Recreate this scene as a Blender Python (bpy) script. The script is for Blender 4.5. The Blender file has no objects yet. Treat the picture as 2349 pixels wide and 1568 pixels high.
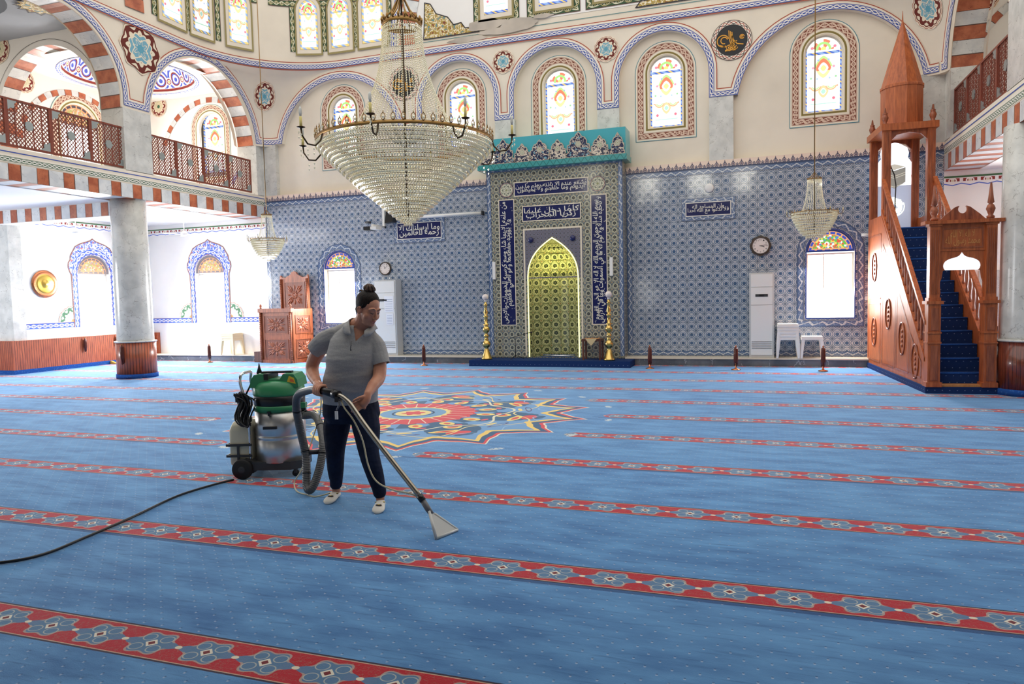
import bpy, bmesh, math, random, unicodedata
from mathutils import Vector, Matrix
from mathutils.geometry import tessellate_polygon
random.seed(7)
PI = math.pi
SC = bpy.context.scene
COL = SC.collection

# ------------------------------------------------------------------ camera, world, exposure
YAW, PIT, ROL, CAMH, FPX = 0.3314, 0.0638, -0.0227, 1.6, 1641.4
cam = bpy.data.cameras.new('camera'); camo = bpy.data.objects.new('camera', cam); COL.objects.link(camo)
F_ = Vector((-math.sin(YAW)*math.cos(PIT), math.cos(YAW)*math.cos(PIT), -math.sin(PIT)))
R0 = Vector((math.cos(YAW), math.sin(YAW), 0)); U0 = R0.cross(F_)
RX = R0*math.cos(ROL) + U0*math.sin(ROL); UY = U0*math.cos(ROL) - R0*math.sin(ROL)
M = Matrix((RX, UY, -F_)).transposed().to_4x4(); M.translation = Vector((0, 0, CAMH)); camo.matrix_world = M
cam.sensor_width = 36; cam.lens = 36*FPX/2349; cam.clip_end = 200; cam.clip_start = .05
SC.camera = camo
SC.view_settings.view_transform = 'Standard'; SC.view_settings.look = 'None'
SC.view_settings.gamma = 1; SC.view_settings.exposure = 0.0; SC.view_settings.use_curve_mapping = False
w = bpy.data.worlds.new('sky'); SC.world = w; w.use_nodes = True
bg = w.node_tree.nodes['Background']; bg.inputs[0].default_value = (1, .985, .96, 1); bg.inputs[1].default_value = 1.5
SC.cycles.max_bounces = 7; SC.cycles.diffuse_bounces = 4; SC.cycles.glossy_bounces = 3
SC.cycles.transmission_bounces = 4; SC.cycles.transparent_max_bounces = 6
SC.cycles.sample_clamp_indirect = 6; SC.cycles.caustics_reflective = False; SC.cycles.caustics_refractive = False
SC.cycles.use_denoising = True

def area(name, loc, aim, sx, sy, power, col=(1, 1, 1)):
    l = bpy.data.lights.new(name, 'AREA'); l.shape = 'RECTANGLE'; l.size = sx; l.size_y = sy; l.energy = power; l.color = col
    o = bpy.data.objects.new(name, l); o.location = loc
    o.rotation_euler = (Vector(aim)-Vector(loc)).to_track_quat('-Z', 'Y').to_euler(); COL.objects.link(o); return o
WY, XL, XR, XOL, XOR = 16.4, -12.65, 3.5, -16.85, 7.7
# daylight entering through the clear lower windows
area('window_light', (-14.62, 16.5, 1.75), (-12.6, 9, -1.), .96, 1.3, 400)
area('window_light', (-16.95, 14.62, 1.75), (-10, 11, -.5), .96, 1.3, 330)
area('window_light', (-10.4, 16.52, 1.7), (-9.6, 10, -1.5), .88, 1.36, 330)
area('window_light', (1.44, 16.52, 1.7), (.6, 10.5, -1.5), .88, 1.32, 190)
area('window_light', (5.4, 16.5, 1.75), (4.6, 8, -.5), .96, 1.3, 320)
area('window_light', (-19.74, 8.2, 1.9), (-10, 8.6, -.8), 1.6, 1.6, 450)  # added at an invented out-of-view window to brighten the left aisle
area('window_light', (-16.95, 14.45, 5.6), (-12, 13, 5.), .78, 1.2, 130)
area('window_light', (-14.34, 16.5, 5.85), (-14.5, 12, 5.6), .66, 1.0, 80)

# ------------------------------------------------------------------ node expressions
def lin(c):
    if isinstance(c, str): c = [int(c[i:i+2], 16) for i in (0, 2, 4)]
    r = [((x/255+.055)/1.055)**2.4 if x/255 > .04045 else x/255/12.92 for x in c]
    return (r[0], r[1], r[2], 1)
class V:
    def __init__(s, nt, k): s.nt, s.k = nt, k
    def m(s, op, *a, clamp=False):
        n = s.nt.nodes.new('ShaderNodeMath'); n.operation = op; n.use_clamp = clamp
        for i, x in enumerate((s,)+a):
            if isinstance(x, V): s.nt.links.new(x.k, n.inputs[i])
            else: n.inputs[i].default_value = x
        return V(s.nt, n.outputs[0])
    def __add__(s, o): return s.m('ADD', o)
    __radd__ = __add__
    def __sub__(s, o): return s.m('SUBTRACT', o)
    def __rsub__(s, o): return (s*-1)+o
    def __mul__(s, o): return s.m('MULTIPLY', o)
    __rmul__ = __mul__
    def __truediv__(s, o): return s.m('DIVIDE', o)
    def lt(s, o): return s.m('LESS_THAN', o)
    def gt(s, o): return s.m('GREATER_THAN', o)
    def sin(s): return s.m('SINE')
    def cos(s): return s.m('COSINE')
    def abs(s): return s.m('ABSOLUTE')
    def fl(s): return s.m('FLOOR')
    def fr(s): return s.m('FRACT')
    def mx(s, o): return s.m('MAXIMUM', o)
    def mn(s, o): return s.m('MINIMUM', o)
    def sq(s): return s.m('SQRT')
    def pw(s, o): return s.m('POWER', o)
    def at2(s, o): return s.m('ARCTAN2', o)
    def inv(s): return (s*-1)+1
    def band(s, a, b): return s.gt(a)*s.lt(b)
    def tri(s, p): return ((s/p).fr()-.5).abs()*2      # 1 at 0, 0 at half period
class G:
    """builder of one procedural material"""
    def __init__(s, name, rough=.6, spec=.5, metal=0., coat=0.):
        s.m = bpy.data.materials.new(name); s.m.use_nodes = True; s.nt = s.m.node_tree
        s.b = s.nt.nodes['Principled BSDF']
        s.b.inputs['Roughness'].default_value = rough; s.b.inputs['Metallic'].default_value = metal
        s.b.inputs['Specular IOR Level'].default_value = spec; s.b.inputs['Coat Weight'].default_value = coat
        s.b.inputs['Coat Roughness'].default_value = .06
    def uv(s):
        t = s.nt.nodes.new('ShaderNodeTexCoord'); x = s.nt.nodes.new('ShaderNodeSeparateXYZ'); s.nt.links.new(t.outputs['UV'], x.inputs[0])
        return V(s.nt, x.outputs[0]), V(s.nt, x.outputs[1])
    def xyz(s):
        t = s.nt.nodes.new('ShaderNodeTexCoord'); x = s.nt.nodes.new('ShaderNodeSeparateXYZ'); s.nt.links.new(t.outputs['Object'], x.inputs[0])
        return [V(s.nt, x.outputs[i]) for i in range(3)]
    def vec(s, x, y, z=0.):
        n = s.nt.nodes.new('ShaderNodeCombineXYZ')
        for i, q in enumerate((x, y, z)):
            if isinstance(q, V): s.nt.links.new(q.k, n.inputs[i])
            else: n.inputs[i].default_value = q
        return V(s.nt, n.outputs[0])
    def noise(s, vec=None, scale=5., det=3., rough=.55, obj=False):
        n = s.nt.nodes.new('ShaderNodeTexNoise'); n.inputs['Scale'].default_value = scale; n.inputs['Detail'].default_value = det
        n.inputs['Roughness'].default_value = rough
        if vec is not None: s.nt.links.new(vec.k, n.inputs['Vector'])
        elif obj:
            t = s.nt.nodes.new('ShaderNodeTexCoord'); s.nt.links.new(t.outputs['Object'], n.inputs['Vector'])
        return V(s.nt, n.outputs['Fac'])
    def voro(s, vec, scale, feat='F1'):
        n = s.nt.nodes.new('ShaderNodeTexVoronoi'); n.feature = feat; n.inputs['Scale'].default_value = scale
        s.nt.links.new(vec.k, n.inputs['Vector']); return V(s.nt, n.outputs['Distance']), V(s.nt, n.outputs['Color']) if feat == 'F1' else None
    def white(s, vec):
        n = s.nt.nodes.new('ShaderNodeTexWhiteNoise'); s.nt.links.new(vec.k, n.inputs['Vector']); return V(s.nt, n.outputs['Value'])
    def mix(s, f, a, b):
        n = s.nt.nodes.new('ShaderNodeMix'); n.data_type = 'RGBA'
        for sock, q in ((n.inputs[0], f), (n.inputs[6], a), (n.inputs[7], b)):
            if isinstance(q, V): s.nt.links.new(q.k, sock)
            elif isinstance(q, (float, int)): sock.default_value = q
            else: sock.default_value = lin(q)
        return V(s.nt, n.outputs[2])
    def layers(s, base, *ls):
        c = base
        for f, q in ls: c = s.mix(f, c, q)
        return c
    def ramp(s, f, a, b, lo=0., hi=1.):
        k = ((f-lo)/(hi-lo)).m('ADD', 0., clamp=True); return s.mix(k, a, b)
    def color(s, c):
        if isinstance(c, V): s.nt.links.new(c.k, s.b.inputs['Base Color'])
        else: s.b.inputs['Base Color'].default_value = lin(c)
        return s
    def rough(s, v): s.nt.links.new(v.k, s.b.inputs['Roughness']); return s
    def bump(s, h, strength=.4, dist=.01):
        n = s.nt.nodes.new('ShaderNodeBump'); n.inputs['Strength'].default_value = strength; n.inputs['Distance'].default_value = dist
        s.nt.links.new(h.k, n.inputs['Height']); s.nt.links.new(n.outputs[0], s.b.inputs['Normal']); return s
    def emit(s, c, k):
        if isinstance(c, V): s.nt.links.new(c.k, s.b.inputs['Emission Color'])
        else: s.b.inputs['Emission Color'].default_value = lin(c)
        if isinstance(k, V): s.nt.links.new(k.k, s.b.inputs['Emission Strength'])
        else: s.b.inputs['Emission Strength'].default_value = k
        return s
MT = {}
def flat(name, c, rough=.6, **k):
    if name not in MT: MT[name] = G(name, rough, **k).color(c).m
    return MT[name]

# ------------------------------------------------------------------ mesh builder
class MB:
    def __init__(s): s.v, s.f, s.mi, s.uv, s.mats, s.sm = [], [], [], [], [], []
    def face(s, pts, m, uv=None, smooth=False):
        b = len(s.v); s.v += [tuple(p) for p in pts]; s.raw(list(range(b, b+len(pts))), m, uv, smooth)
    def raw(s, idx, m, uv=None, smooth=False):
        if m not in s.mats: s.mats.append(m)
        s.f.append(idx); s.mi.append(s.mats.index(m)); s.uv.append(uv or [(0, 0)]*len(idx)); s.sm.append(smooth)
    def box(s, a, b, m, uvs=True, T=None):
        (x0, y0, z0), (x1, y1, z1) = a, b
        P = lambda x, y, z: (T @ Vector((x, y, z))) if T is not None else (x, y, z)
        def q(ps, ua): s.face([P(*p) for p in ps], m, [ (p[ua[0]], p[ua[1]]) for p in ps])
        q([(x0,y0,z0),(x1,y0,z0),(x1,y0,z1),(x0,y0,z1)], (0,2)); q([(x1,y1,z0),(x0,y1,z0),(x0,y1,z1),(x1,y1,z1)], (0,2))
        q([(x0,y1,z0),(x0,y0,z0),(x0,y0,z1),(x0,y1,z1)], (1,2)); q([(x1,y0,z0),(x1,y1,z0),(x1,y1,z1),(x1,y0,z1)], (1,2))
        q([(x0,y0,z1),(x1,y0,z1),(x1,y1,z1),(x0,y1,z1)], (0,1)); q([(x0,y1,z0),(x1,y1,z0),(x1,y0,z0),(x0,y0,z0)], (0,1))
        return s
    def grid(s, rows, m, closed=False, smooth=True, uv=None, caps=False):
        b = len(s.v); n = len(rows[0])
        for r in rows: s.v += [tuple(p) for p in r]
        for i in range(len(rows)-1):
            for j in range(n if closed else n-1):
                k = (j+1) % n
                u = None
                if uv: u = [uv(i, j), uv(i, j+1), uv(i+1, j+1), uv(i+1, j)]
                s.raw([b+i*n+j, b+i*n+k, b+(i+1)*n+k, b+(i+1)*n+j], m, u, smooth)
        if caps:
            s.raw([b+j for j in range(n)][::-1], m); s.raw([b+(len(rows)-1)*n+j for j in range(n)], m)
        return s
    def lathe(s, prof, m, c=(0, 0, 0), n=24, smooth=True, caps=True, T=None):
        rows = []
        for r, z in prof:
            row = [Vector((c[0]+r*math.cos(2*PI*j/n), c[1]+r*math.sin(2*PI*j/n), c[2]+z)) for j in range(n)]
            rows.append([T @ p for p in row] if T is not None else row)
        L = [0]
        for i in range(1, len(prof)): L.append(L[-1]+math.hypot(prof[i][0]-prof[i-1][0], prof[i][1]-prof[i-1][1]))
        rm = max(p[0] for p in prof)
        s.grid(rows, m, True, smooth, lambda i, j: (2*PI*rm*j/n, L[i]), caps); return s
    def tube(s, pts, r, m, n=8, caps=True, closed=False):
        pts = [Vector(p) for p in pts]; N = len(pts); rr = r if isinstance(r, (list, tuple)) else [r]*N
        rows = []; up = None
        for i in range(N):
            if closed: t = pts[(i+1) % N]-pts[i-1]
            else: t = pts[min(i+1, N-1)]-pts[max(i-1, 0)]
            t.normalize()
            if up is None:
                up = Vector((0, 0, 1)) if abs(t.z) < .9 else Vector((1, 0, 0))
            a = t.cross(up); a.normalize(); bb = a.cross(t); up = bb
            rows.append([pts[i]+(a*math.cos(2*PI*j/n)+bb*math.sin(2*PI*j/n))*rr[i] for j in range(n)])
        if closed: rows.append(rows[0])
        L = [0]
        for i in range(1, len(rows)): L.append(L[-1]+(pts[i % N]-pts[i-1]).length)
        s.grid(rows, m, True, True, lambda i, j: (L[i], j/n), caps and not closed); return s
    def ball(s, c, r, m, n=10, k=7, sc=(1, 1, 1)):
        c = Vector(c)
        rows = [[c+Vector((r*sc[0]*math.sin(PI*i/k)*math.cos(2*PI*j/n), r*sc[1]*math.sin(PI*i/k)*math.sin(2*PI*j/n), -r*sc[2]*math.cos(PI*i/k))) for j in range(n)] for i in range(k+1)]
        s.grid(rows, m, True, True); return s
    def poly(s, loops, m, mp, uvs=1.):
        """tessellated flat polygon with holes in (u,v), mapped by mp(u,v)->xyz"""
        vl = [[Vector((p[0], p[1], 0)) for p in lp] for lp in loops]
        fl = [p for lp in loops for p in lp]
        b = len(s.v); s.v += [tuple(mp(*p)) for p in fl]
        for t in tessellate_polygon(vl): s.raw([b+i for i in t], m, [(fl[i][0]*uvs, fl[i][1]*uvs) for i in t])
        return s
    def wallring(s, lp, m, f0, f1, closed=True, vs=1., smooth=False, u0=0.):
        """side strip between mappings f0 and f1 along loop; uv=(length, 0..vs)"""
        L = u0; n = len(lp)
        for i in range(n if closed else n-1):
            a, b = lp[i], lp[(i+1) % n]; d = math.hypot(b[0]-a[0], b[1]-a[1])
            s.face([f0(*a), f0(*b), f1(*b), f1(*a)], m, [(L, 0), (L+d, 0), (L+d, vs), (L, vs)], smooth); L += d
        return s
    def slab(s, loops, m, mp, d0, d1, side=None):
        """extruded plate: mp(u,v,d)"""
        s.poly(loops, m, lambda u, v: mp(u, v, d1)); s.poly(loops, m, lambda u, v: mp(u, v, d0))
        for lp in loops: s.wallring(lp, side or m, lambda u, v: mp(u, v, d0), lambda u, v: mp(u, v, d1))
        return s
    def ribbon(s, path, w0, w1, m, mp, closed=False, sub=1, u0=0.):
        """band along path from offset w0 to w1 (left of travel), uv=(length, 0..1)"""
        P = [Vector((p[0], p[1])) for p in path]; n = len(P); N = []
        for i in range(n):
            ds = []
            if closed or i > 0: ds.append((P[i]-P[i-1]).normalized())
            if closed or i < n-1: ds.append((P[(i+1) % n]-P[i]).normalized())
            ns = [Vector((-d.y, d.x)) for d in ds]
            if len(ns) == 2:
                q = ns[0]+ns[1]; q.normalize(); q = q/max(.35, q.dot(ns[0]))
            else: q = ns[0]
            N.append(q)
        L = u0
        for i in range(n if closed else n-1):
            j = (i+1) % n; d = (P[j]-P[i]).length; k = max(1, int(d/.12)) if sub > 1 else 1
            for a in range(k):
                t0, t1 = a/k, (a+1)/k
                A0, A1 = P[i].lerp(P[j], t0), P[i].lerp(P[j], t1); n0, n1 = N[i].lerp(N[j], t0), N[i].lerp(N[j], t1)
                ks = max(1, sub)
                for c in range(ks):
                    e0, e1 = w0+(w1-w0)*c/ks, w0+(w1-w0)*(c+1)/ks; v0, v1 = c/ks, (c+1)/ks
                    pp = [A0+n0*e0, A1+n1*e0, A1+n1*e1, A0+n0*e1]
                    s.face([mp(p.x, p.y) for p in pp], m, [(L+d*t0, v0), (L+d*t1, v0), (L+d*t1, v1), (L+d*t0, v1)])
            L += d
        return s
    def build(s, name, parent=None, label=None, kind=None, sub=0, bevel=0., T=None, merge=False):
        me = bpy.data.meshes.new(name); me.from_pydata([tuple(x) for x in s.v], [], s.f); me.update()
        for m in s.mats: me.materials.append(m)
        me.polygons.foreach_set('material_index', s.mi); me.polygons.foreach_set('use_smooth', s.sm)
        ul = me.uv_layers.new(name='UVMap'); fl = [c for u in s.uv for p in u for c in p]; ul.data.foreach_set('uv', fl)
        if merge:
            bm = bmesh.new(); bm.from_mesh(me); bmesh.ops.remove_doubles(bm, verts=bm.verts, dist=1e-4)
            bmesh.ops.recalc_face_normals(bm, faces=bm.faces); bm.to_mesh(me); bm.free()
        if T is not None: me.transform(T)
        o = bpy.data.objects.new(name, me); COL.objects.link(o)
        if parent is not None: o.parent = parent
        if label: o['label'] = label
        if kind: o['kind'] = kind
        if bevel:
            b = o.modifiers.new('b', 'BEVEL'); b.width = bevel; b.segments = 2; b.limit_method = 'ANGLE'
        if sub:
            q = o.modifiers.new('s', 'SUBSURF'); q.levels = q.render_levels = sub
        return o
def thing(name, label, cat, loc=(0, 0, 0), rz=0., group=None):
    o = bpy.data.objects.new(name, None); COL.objects.link(o); o.location = loc; o.rotation_euler = (0, 0, rz)
    o.empty_display_size = .1
    o['label'] = label; o['category'] = cat
    if group: o['group'] = group
    return o
def tag(o, label, cat, group=None, kind=None):
    o['label'] = label; o['category'] = cat
    if group: o['group'] = group
    if kind: o['kind'] = kind
    return o
def dup(root, loc, rz=None, label=None):
    r = root.copy(); COL.objects.link(r); r.location = loc
    if rz is not None: r.rotation_euler = (0, 0, rz)
    if label: r['label'] = label
    for ch in list(root.children):
        c = ch.copy(); COL.objects.link(c); c.parent = r
        for g in list(ch.children):
            d = g.copy(); COL.objects.link(d); d.parent = c
    return r
def arc(cx, cy, r, a0, a1, n=24):
    return [(cx+r*math.cos(a0+(a1-a0)*i/n), cy+r*math.sin(a0+(a1-a0)*i/n)) for i in range(n+1)]
def archloop(cx, hw, z0, zs, n=24):
    """round-headed opening outline, counter-clockwise from bottom left... right"""
    return [(cx-hw, z0), (cx+hw, z0)] + arc(cx, zs, hw, 0, PI, n)
# Arabic shaping with presentation forms
AR = {}
for cp in list(range(0xFE80, 0xFEF5)):
    d = unicodedata.decomposition(chr(cp)).split()
    if len(d) == 2: AR.setdefault(chr(int(d[1], 16)), {})[d[0][1:-1]] = chr(cp)
LA = {'\u0627': ('\uFEFB', '\uFEFC'), '\u0623': ('\uFEF7', '\uFEF8'), '\u0625': ('\uFEF9', '\uFEFA')}
def shape(t):
    out = []; i = 0; prev = False
    while i < len(t):
        c = t[i]
        if c == '\u0644' and i+1 < len(t) and t[i+1] in LA:
            out.append(LA[t[i+1]][1 if prev else 0]); prev = False; i += 2; continue
        f = AR.get(c)
        if not f: out.append(c); prev = False; i += 1; continue
        nx = i+1 < len(t) and t[i+1] in AR; cj = 'initial' in f
        k = ('medial' if prev and nx and cj else 'final' if prev and 'final' in f else 'initial' if nx and cj else 'isolated')
        out.append(f.get(k, f.get('isolated'))); prev = cj; i += 1
    return ''.join(out[::-1])
def text_geo(body, arabic=True, res=1, bold=0.):
    c = bpy.data.curves.new('t', 'FONT'); c.body = '\n'.join(shape(l) for l in body.split('\n')) if arabic else body
    c.resolution_u = res; c.space_line = .62 if arabic else 1.; c.align_x = 'CENTER'; c.offset = bold
    o = bpy.data.objects.new('t', c); COL.objects.link(o); bpy.context.view_layer.update()
    e = o.evaluated_get(bpy.context.evaluated_depsgraph_get()); me = e.to_mesh()
    vs = [(v.co.x, v.co.y) for v in me.vertices]; fs = [list(p.vertices) for p in me.polygons]
    e.to_mesh_clear(); bpy.data.objects.remove(o); bpy.data.curves.remove(c); return vs, fs
def put_text(mb, body, m, mp, u0, v0, u1, v1, arabic=True, rot=False, bold=.012):
    vs, fs = text_geo(body, arabic, bold=bold)
    if not vs: return
    if rot: vs = [(-y, x) for x, y in vs]
    a0, a1 = min(v[0] for v in vs), max(v[0] for v in vs); b0, b1 = min(v[1] for v in vs), max(v[1] for v in vs)
    b = len(mb.v)
    mb.v += [tuple(mp(u0+(x-a0)/(a1-a0)*(u1-u0), v0+(y-b0)/(b1-b0)*(v1-v0))) for x, y in vs]
    for f in fs: mb.raw([b+i for i in f], m)
# ------------------------------------------------------------------ materials
def M_paint(name, c, amt=.06):
    g = G(name, .7, .3); n = g.noise(scale=.7, det=4, obj=True); k = [max(0, x*(1-amt)) for x in c]
    g.color(g.ramp(n, c, k, .4, .7)); return g.m
CREAM = M_paint('cream_paint', (238, 226, 206)); WHITEP = M_paint('white_paint', (246, 242, 235), .03); GREYC = M_paint('shaded_vault_paint', (168, 174, 184), .1)  # the vault grey has the bay's shade put into its colour
def marble_color(g, a, b, vec, sc=2.2, vein=(110, 105, 100)):
    n1 = g.noise(vec, 1.7*sc, 5); n2 = g.noise(vec, 4.5*sc, 4)
    x = g.nt.nodes.new('ShaderNodeVectorMath'); x.operation = 'ADD'; g.nt.links.new(vec.k, x.inputs[0])
    cmb = g.vec(n1*.5, n2*.5, n1*.3); g.nt.links.new(cmb.k, x.inputs[1])
    d, _ = g.voro(V(g.nt, x.outputs[0]), 1.5*sc, 'DISTANCE_TO_EDGE')
    return g.mix(d.lt(.011)*n2.gt(.5)*.7, g.ramp(n1, a, b, .38, .62), vein)
def objvec(g):
    t = g.nt.nodes.new('ShaderNodeTexCoord'); return V(g.nt, t.outputs['Object'])
g = G('grey_marble', .22); g.color(marble_color(g, (218, 216, 208), (198, 197, 190), objvec(g), 2.2, (140, 134, 126))); MARBLE = g.m
g = G('dark_marble', .2); g.color(marble_color(g, (116, 120, 124), (86, 90, 96), objvec(g), 1.2, (170, 175, 180))); DMARBLE = g.m
g = G('step_marble', .25); g.color((226, 214, 190)); NOSING = g.m
def M_stripes(name, period, frac=.5, off=0.):
    g = G(name, .35); u, v = g.uv(); x = ((u+off)/period).fr(); t = objvec(g)
    red = marble_color(g, (196, 112, 74), (164, 82, 52), t, 3., (110, 50, 35)); wh = marble_color(g, (226, 226, 222), (204, 206, 206), t, 2., (160, 160, 160))
    c = g.mix(x.lt(frac), wh, red); c = g.mix((x-frac).abs().lt(.018).m('MAXIMUM', x.lt(.018)), c, (88, 60, 50))
    g.color(c); return g.m
VOUS = M_stripes('red_white_voussoirs', .52); VOUS_S = M_stripes('small_voussoirs', .42); BEAMS = M_stripes('red_white_beam', .54, .44); BEAMS2 = M_stripes('red_white_lintel', .46, .45)
def rope(g, u, v, per, c0=.5, amp=.2, t=.08):
    s = (u*(2*PI/per)).sin()*amp
    a = ((v-c0)-s).abs().lt(t); b = ((v-c0)+s).abs().lt(t)
    return a.mx(b)
def M_rope(name, bg, per, rest, fg=(238, 232, 222), lo=.0, hi=.62, redline=True):
    """rope band between v lo..hi on bg, the rest wall paint with a red line"""
    g = G(name, .6, .3); u, v = g.uv(); w = hi-lo; c0 = (lo+hi)/2
    ls = [(v.band(lo, hi), bg), (v.band(lo+w*.16, hi-w*.16)*((v-c0).abs().gt(w*.3)), fg) , (rope(g, u, v, per, c0, w*.22, w*.085), fg)]
    ls[1] = (v.band(lo+w*.13, lo+w*.2).mx(v.band(hi-w*.2, hi-w*.13)), fg)
    if redline: ls.append((v.band(.86, .98), (176, 86, 62)))
    g.color(g.layers(g.mix(0., rest, rest), *ls)); return g.m
ROPE = M_rope('blue_rope_band', (52, 78, 160), .24, (240, 230, 212))
GROPE = M_rope('green_rope_band', (60, 96, 62), .2, (240, 230, 212), lo=.1, hi=.75, redline=False)
g = G('window_frame_ornament', .6, .3); u, v = g.uv()
g.color(g.layers(g.mix(0., (240, 228, 206), (240, 228, 206)), (v.band(.06, .2), (150, 132, 70)), (v.band(.1, .14), (120, 105, 60)), (v.band(.36, .84), (128, 66, 48)),
    (v.band(.38, .41).mx(v.band(.79, .82)), (226, 196, 172)), (rope(g, u, v, .2, .6, .13, .05), (226, 196, 172)), (rope(g, u+.05, v, .1, .6, .06, .02), (226, 196, 172)), (v.gt(.95), (86, 140, 150)))); WFRAME = g.m
g = G('green_scroll_ornament', .6, .3); u, v = g.uv()
s1 = (u*(2*PI/.34)).sin(); q = (u/.17).fr()-.5; rr = ((q*.17)*(q*.17)+((v-.5-s1*0)*.2)*((v-.5)*.2)).sq()
g.color(g.layers(g.mix(0., (58, 84, 56), (58, 84, 56)), (rr.band(.03, .045), (226, 218, 180)), (rr.lt(.014), (214, 190, 120)), ((v-.5-s1*.24).abs().lt(.07), (222, 216, 186)), ((v-.5+s1*.3).abs().lt(.035), (200, 180, 120)), (v.lt(.06).mx(v.gt(.94)), (110, 60, 60)))); GSCROLL = g.m
g = G('blue_scroll_ornament', .6, .3); u, v = g.uv(); s1 = (u*(2*PI/.3)).sin(); q = (u/.15).fr()-.5
rr = ((q*.15)*(q*.15)+((v-.5)*.2)*((v-.5)*.2)).sq()
g.color(g.layers(g.mix(0., (66, 98, 196), (66, 98, 196)), ((v-.5-s1*.22).abs().lt(.075), (236, 236, 240)), (rr.band(.028, .042), (236, 236, 240)), (rr.lt(.012), (206, 170, 110)), ((v-.5+s1*.3).abs().lt(.05), (236, 236, 240)), (v.lt(.05), (236, 236, 240)), (v.gt(.95), (120, 74, 60)))); BSCROLL = g.m
g = G('ceiling_border_ornament', .6, .3); u, v = g.uv(); t = u.tri(.3); e = v-t*.16
q = (u/.3).fr()-.5; rr = ((q*.3)*(q*.3)+((v-.58)*.3)*((v-.58)*.3)).sq()
g.color(g.layers(g.mix(0., (246, 242, 235), (246, 242, 235)), (v.gt(.84), (70, 110, 70)), (v.band(.5, .78)*(((u/.15).fr()-.5).abs().lt(.3)), (150, 52, 44)), (rr.band(.05, .075), (246, 240, 230)), (rr.lt(.03), (230, 220, 190)), ((e-.16).abs().lt(.045), (84, 110, 200)))); CBORDER = g.m
g = G('dome_ring_ornament', .6, .3); u, v = g.uv(); q = (u/.5).fr()-.5; rr = ((q*.5)*(q*.5)+((v-.45)*.6)*((v-.45)*.6)).sq(); q2 = (u/.5+.5).fr()-.5; r2 = ((q2*.5)*(q2*.5)+((v-.4)*.6)*((v-.4)*.6)).sq()
g.color(g.layers(g.mix(0., (244, 240, 236), (244, 240, 236)), (v.band(.12, .8)*((rr*60).sin().gt(-.1)), (78, 98, 200)), (rr.band(.13, .16), (140, 50, 42)), (r2.lt(.1), (240, 240, 244)), (r2.band(.05, .075), (150, 56, 46)), (r2.lt(.03), (220, 190, 90)), (v.band(.0, .1), (140, 50, 42)))); DRING = g.m
# medallions: uv = polar (x,y) scaled so rim radius = 1
def M_medal(name, core, mid, rim, n=8, line=(236, 222, 196), star=0.):
    g = G(name, .6, .3); x, y = g.uv(); r = (x*x+y*y).sq(); th = y.at2(x)
    lobe = (th*n).cos()
    edge = r+lobe.abs()*-.06 if not star else r+((th*(n/(2*PI))).fr()-.5).abs()*-star
    c = g.layers(g.mix(0., (240, 228, 206), (240, 228, 206)), (edge.lt(.93), (176, 96, 76)), (edge.lt(.895), line), (edge.lt(.84), rim),
        ((edge.lt(.78))*((r*16-lobe*2).sin().gt(.25)), line), (r.lt(.6+0.)*(r+lobe*.05).lt(.52), mid), ((r+(th*n*.5).cos()*.12).band(.36, .42), line), ((r+(th*n).sin()*.1).band(.22, .27), line), (r.lt(.16), core), ((r+lobe*.05).band(.5, .56), line))
    g.color(c); return g.m
MED_T = M_medal('teal_medallion', (96, 160, 180), (126, 176, 190), (112, 44, 34), 8)
MED_G = M_medal('green_medallion', (60, 100, 70), (214, 206, 170), (120, 42, 36), 8)
MED_S = M_medal('star_medallion', (96, 160, 180), (120, 172, 190), (104, 38, 30), 8, star=.18)
MED_Q = M_medal('green_corner_fan', (206, 150, 90), (236, 226, 196), (74, 120, 84), 10, line=(240, 234, 214))
g = G('black_gold_roundel', .45); x, y = g.uv(); r = (x*x+y*y).sq(); th = y.at2(x); zz = (th*12).sin()
g.color(g.layers(g.mix(0., (240, 230, 212), (240, 230, 212)), ((r-.87-zz*.06).abs().lt(.025), (60, 30, 34)), ((r-.87+zz*.06).abs().lt(.02), (190, 90, 70)), (r.gt(.965), (90, 60, 50)), (r.lt(.78), (10, 10, 14)))); ROUNDEL = g.m
GOLDP = flat('gold_paint', (226, 158, 40), .4)
g = G('gold_floral_fan', .6); x, y = g.uv(); n = g.noise(g.vec(x, y), 9., 2)
g.color(g.layers(g.mix(0., (178, 150, 66), (178, 150, 66)), (n.band(.47, .53), (240, 228, 200)), (n.gt(.62), (96, 140, 150)), (n.lt(.36), (130, 60, 44)))); GFAN = g.m
# tiles
def tile_bump(g, u, v, p):
    gx = ((u/p).fr()-.5).abs().gt(.485); gy = ((v/p).fr()-.5).abs().gt(.485)
    h = g.white(g.vec((u/p).fl(), (v/p).fl())); a = (u/p).fr()-.5; b = (v/p).fr()-.5; h2 = g.white(g.vec((v/p).fl(), (u/p).fl()+7.3))
    g.bump((gx.mx(gy)*-.25)+(h-.5)*a*.5+(h2-.5)*b*.5, .35, .01); return gx.mx(gy)
g = G('blue_flower_tile', .09, .7); u, v = g.uv(); p = .186
a, b = (u/p).fr()-.5, (v/p).fr()-.5; r = (a*a+b*b).sq(); a2, b2 = (u/p+.5).fr()-.5, (v/p+.5).fr()-.5; r2 = (a2*a2+(b2*b2)*.6).sq()
hue = g.white(g.vec((u/p).fl(), (v/p).fl())); gr = tile_bump(g, u, v, p)
dk = g.mix(hue, (62, 80, 104), (68, 94, 124)); md = g.mix(hue, (100, 116, 138), (104, 124, 150))
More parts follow.
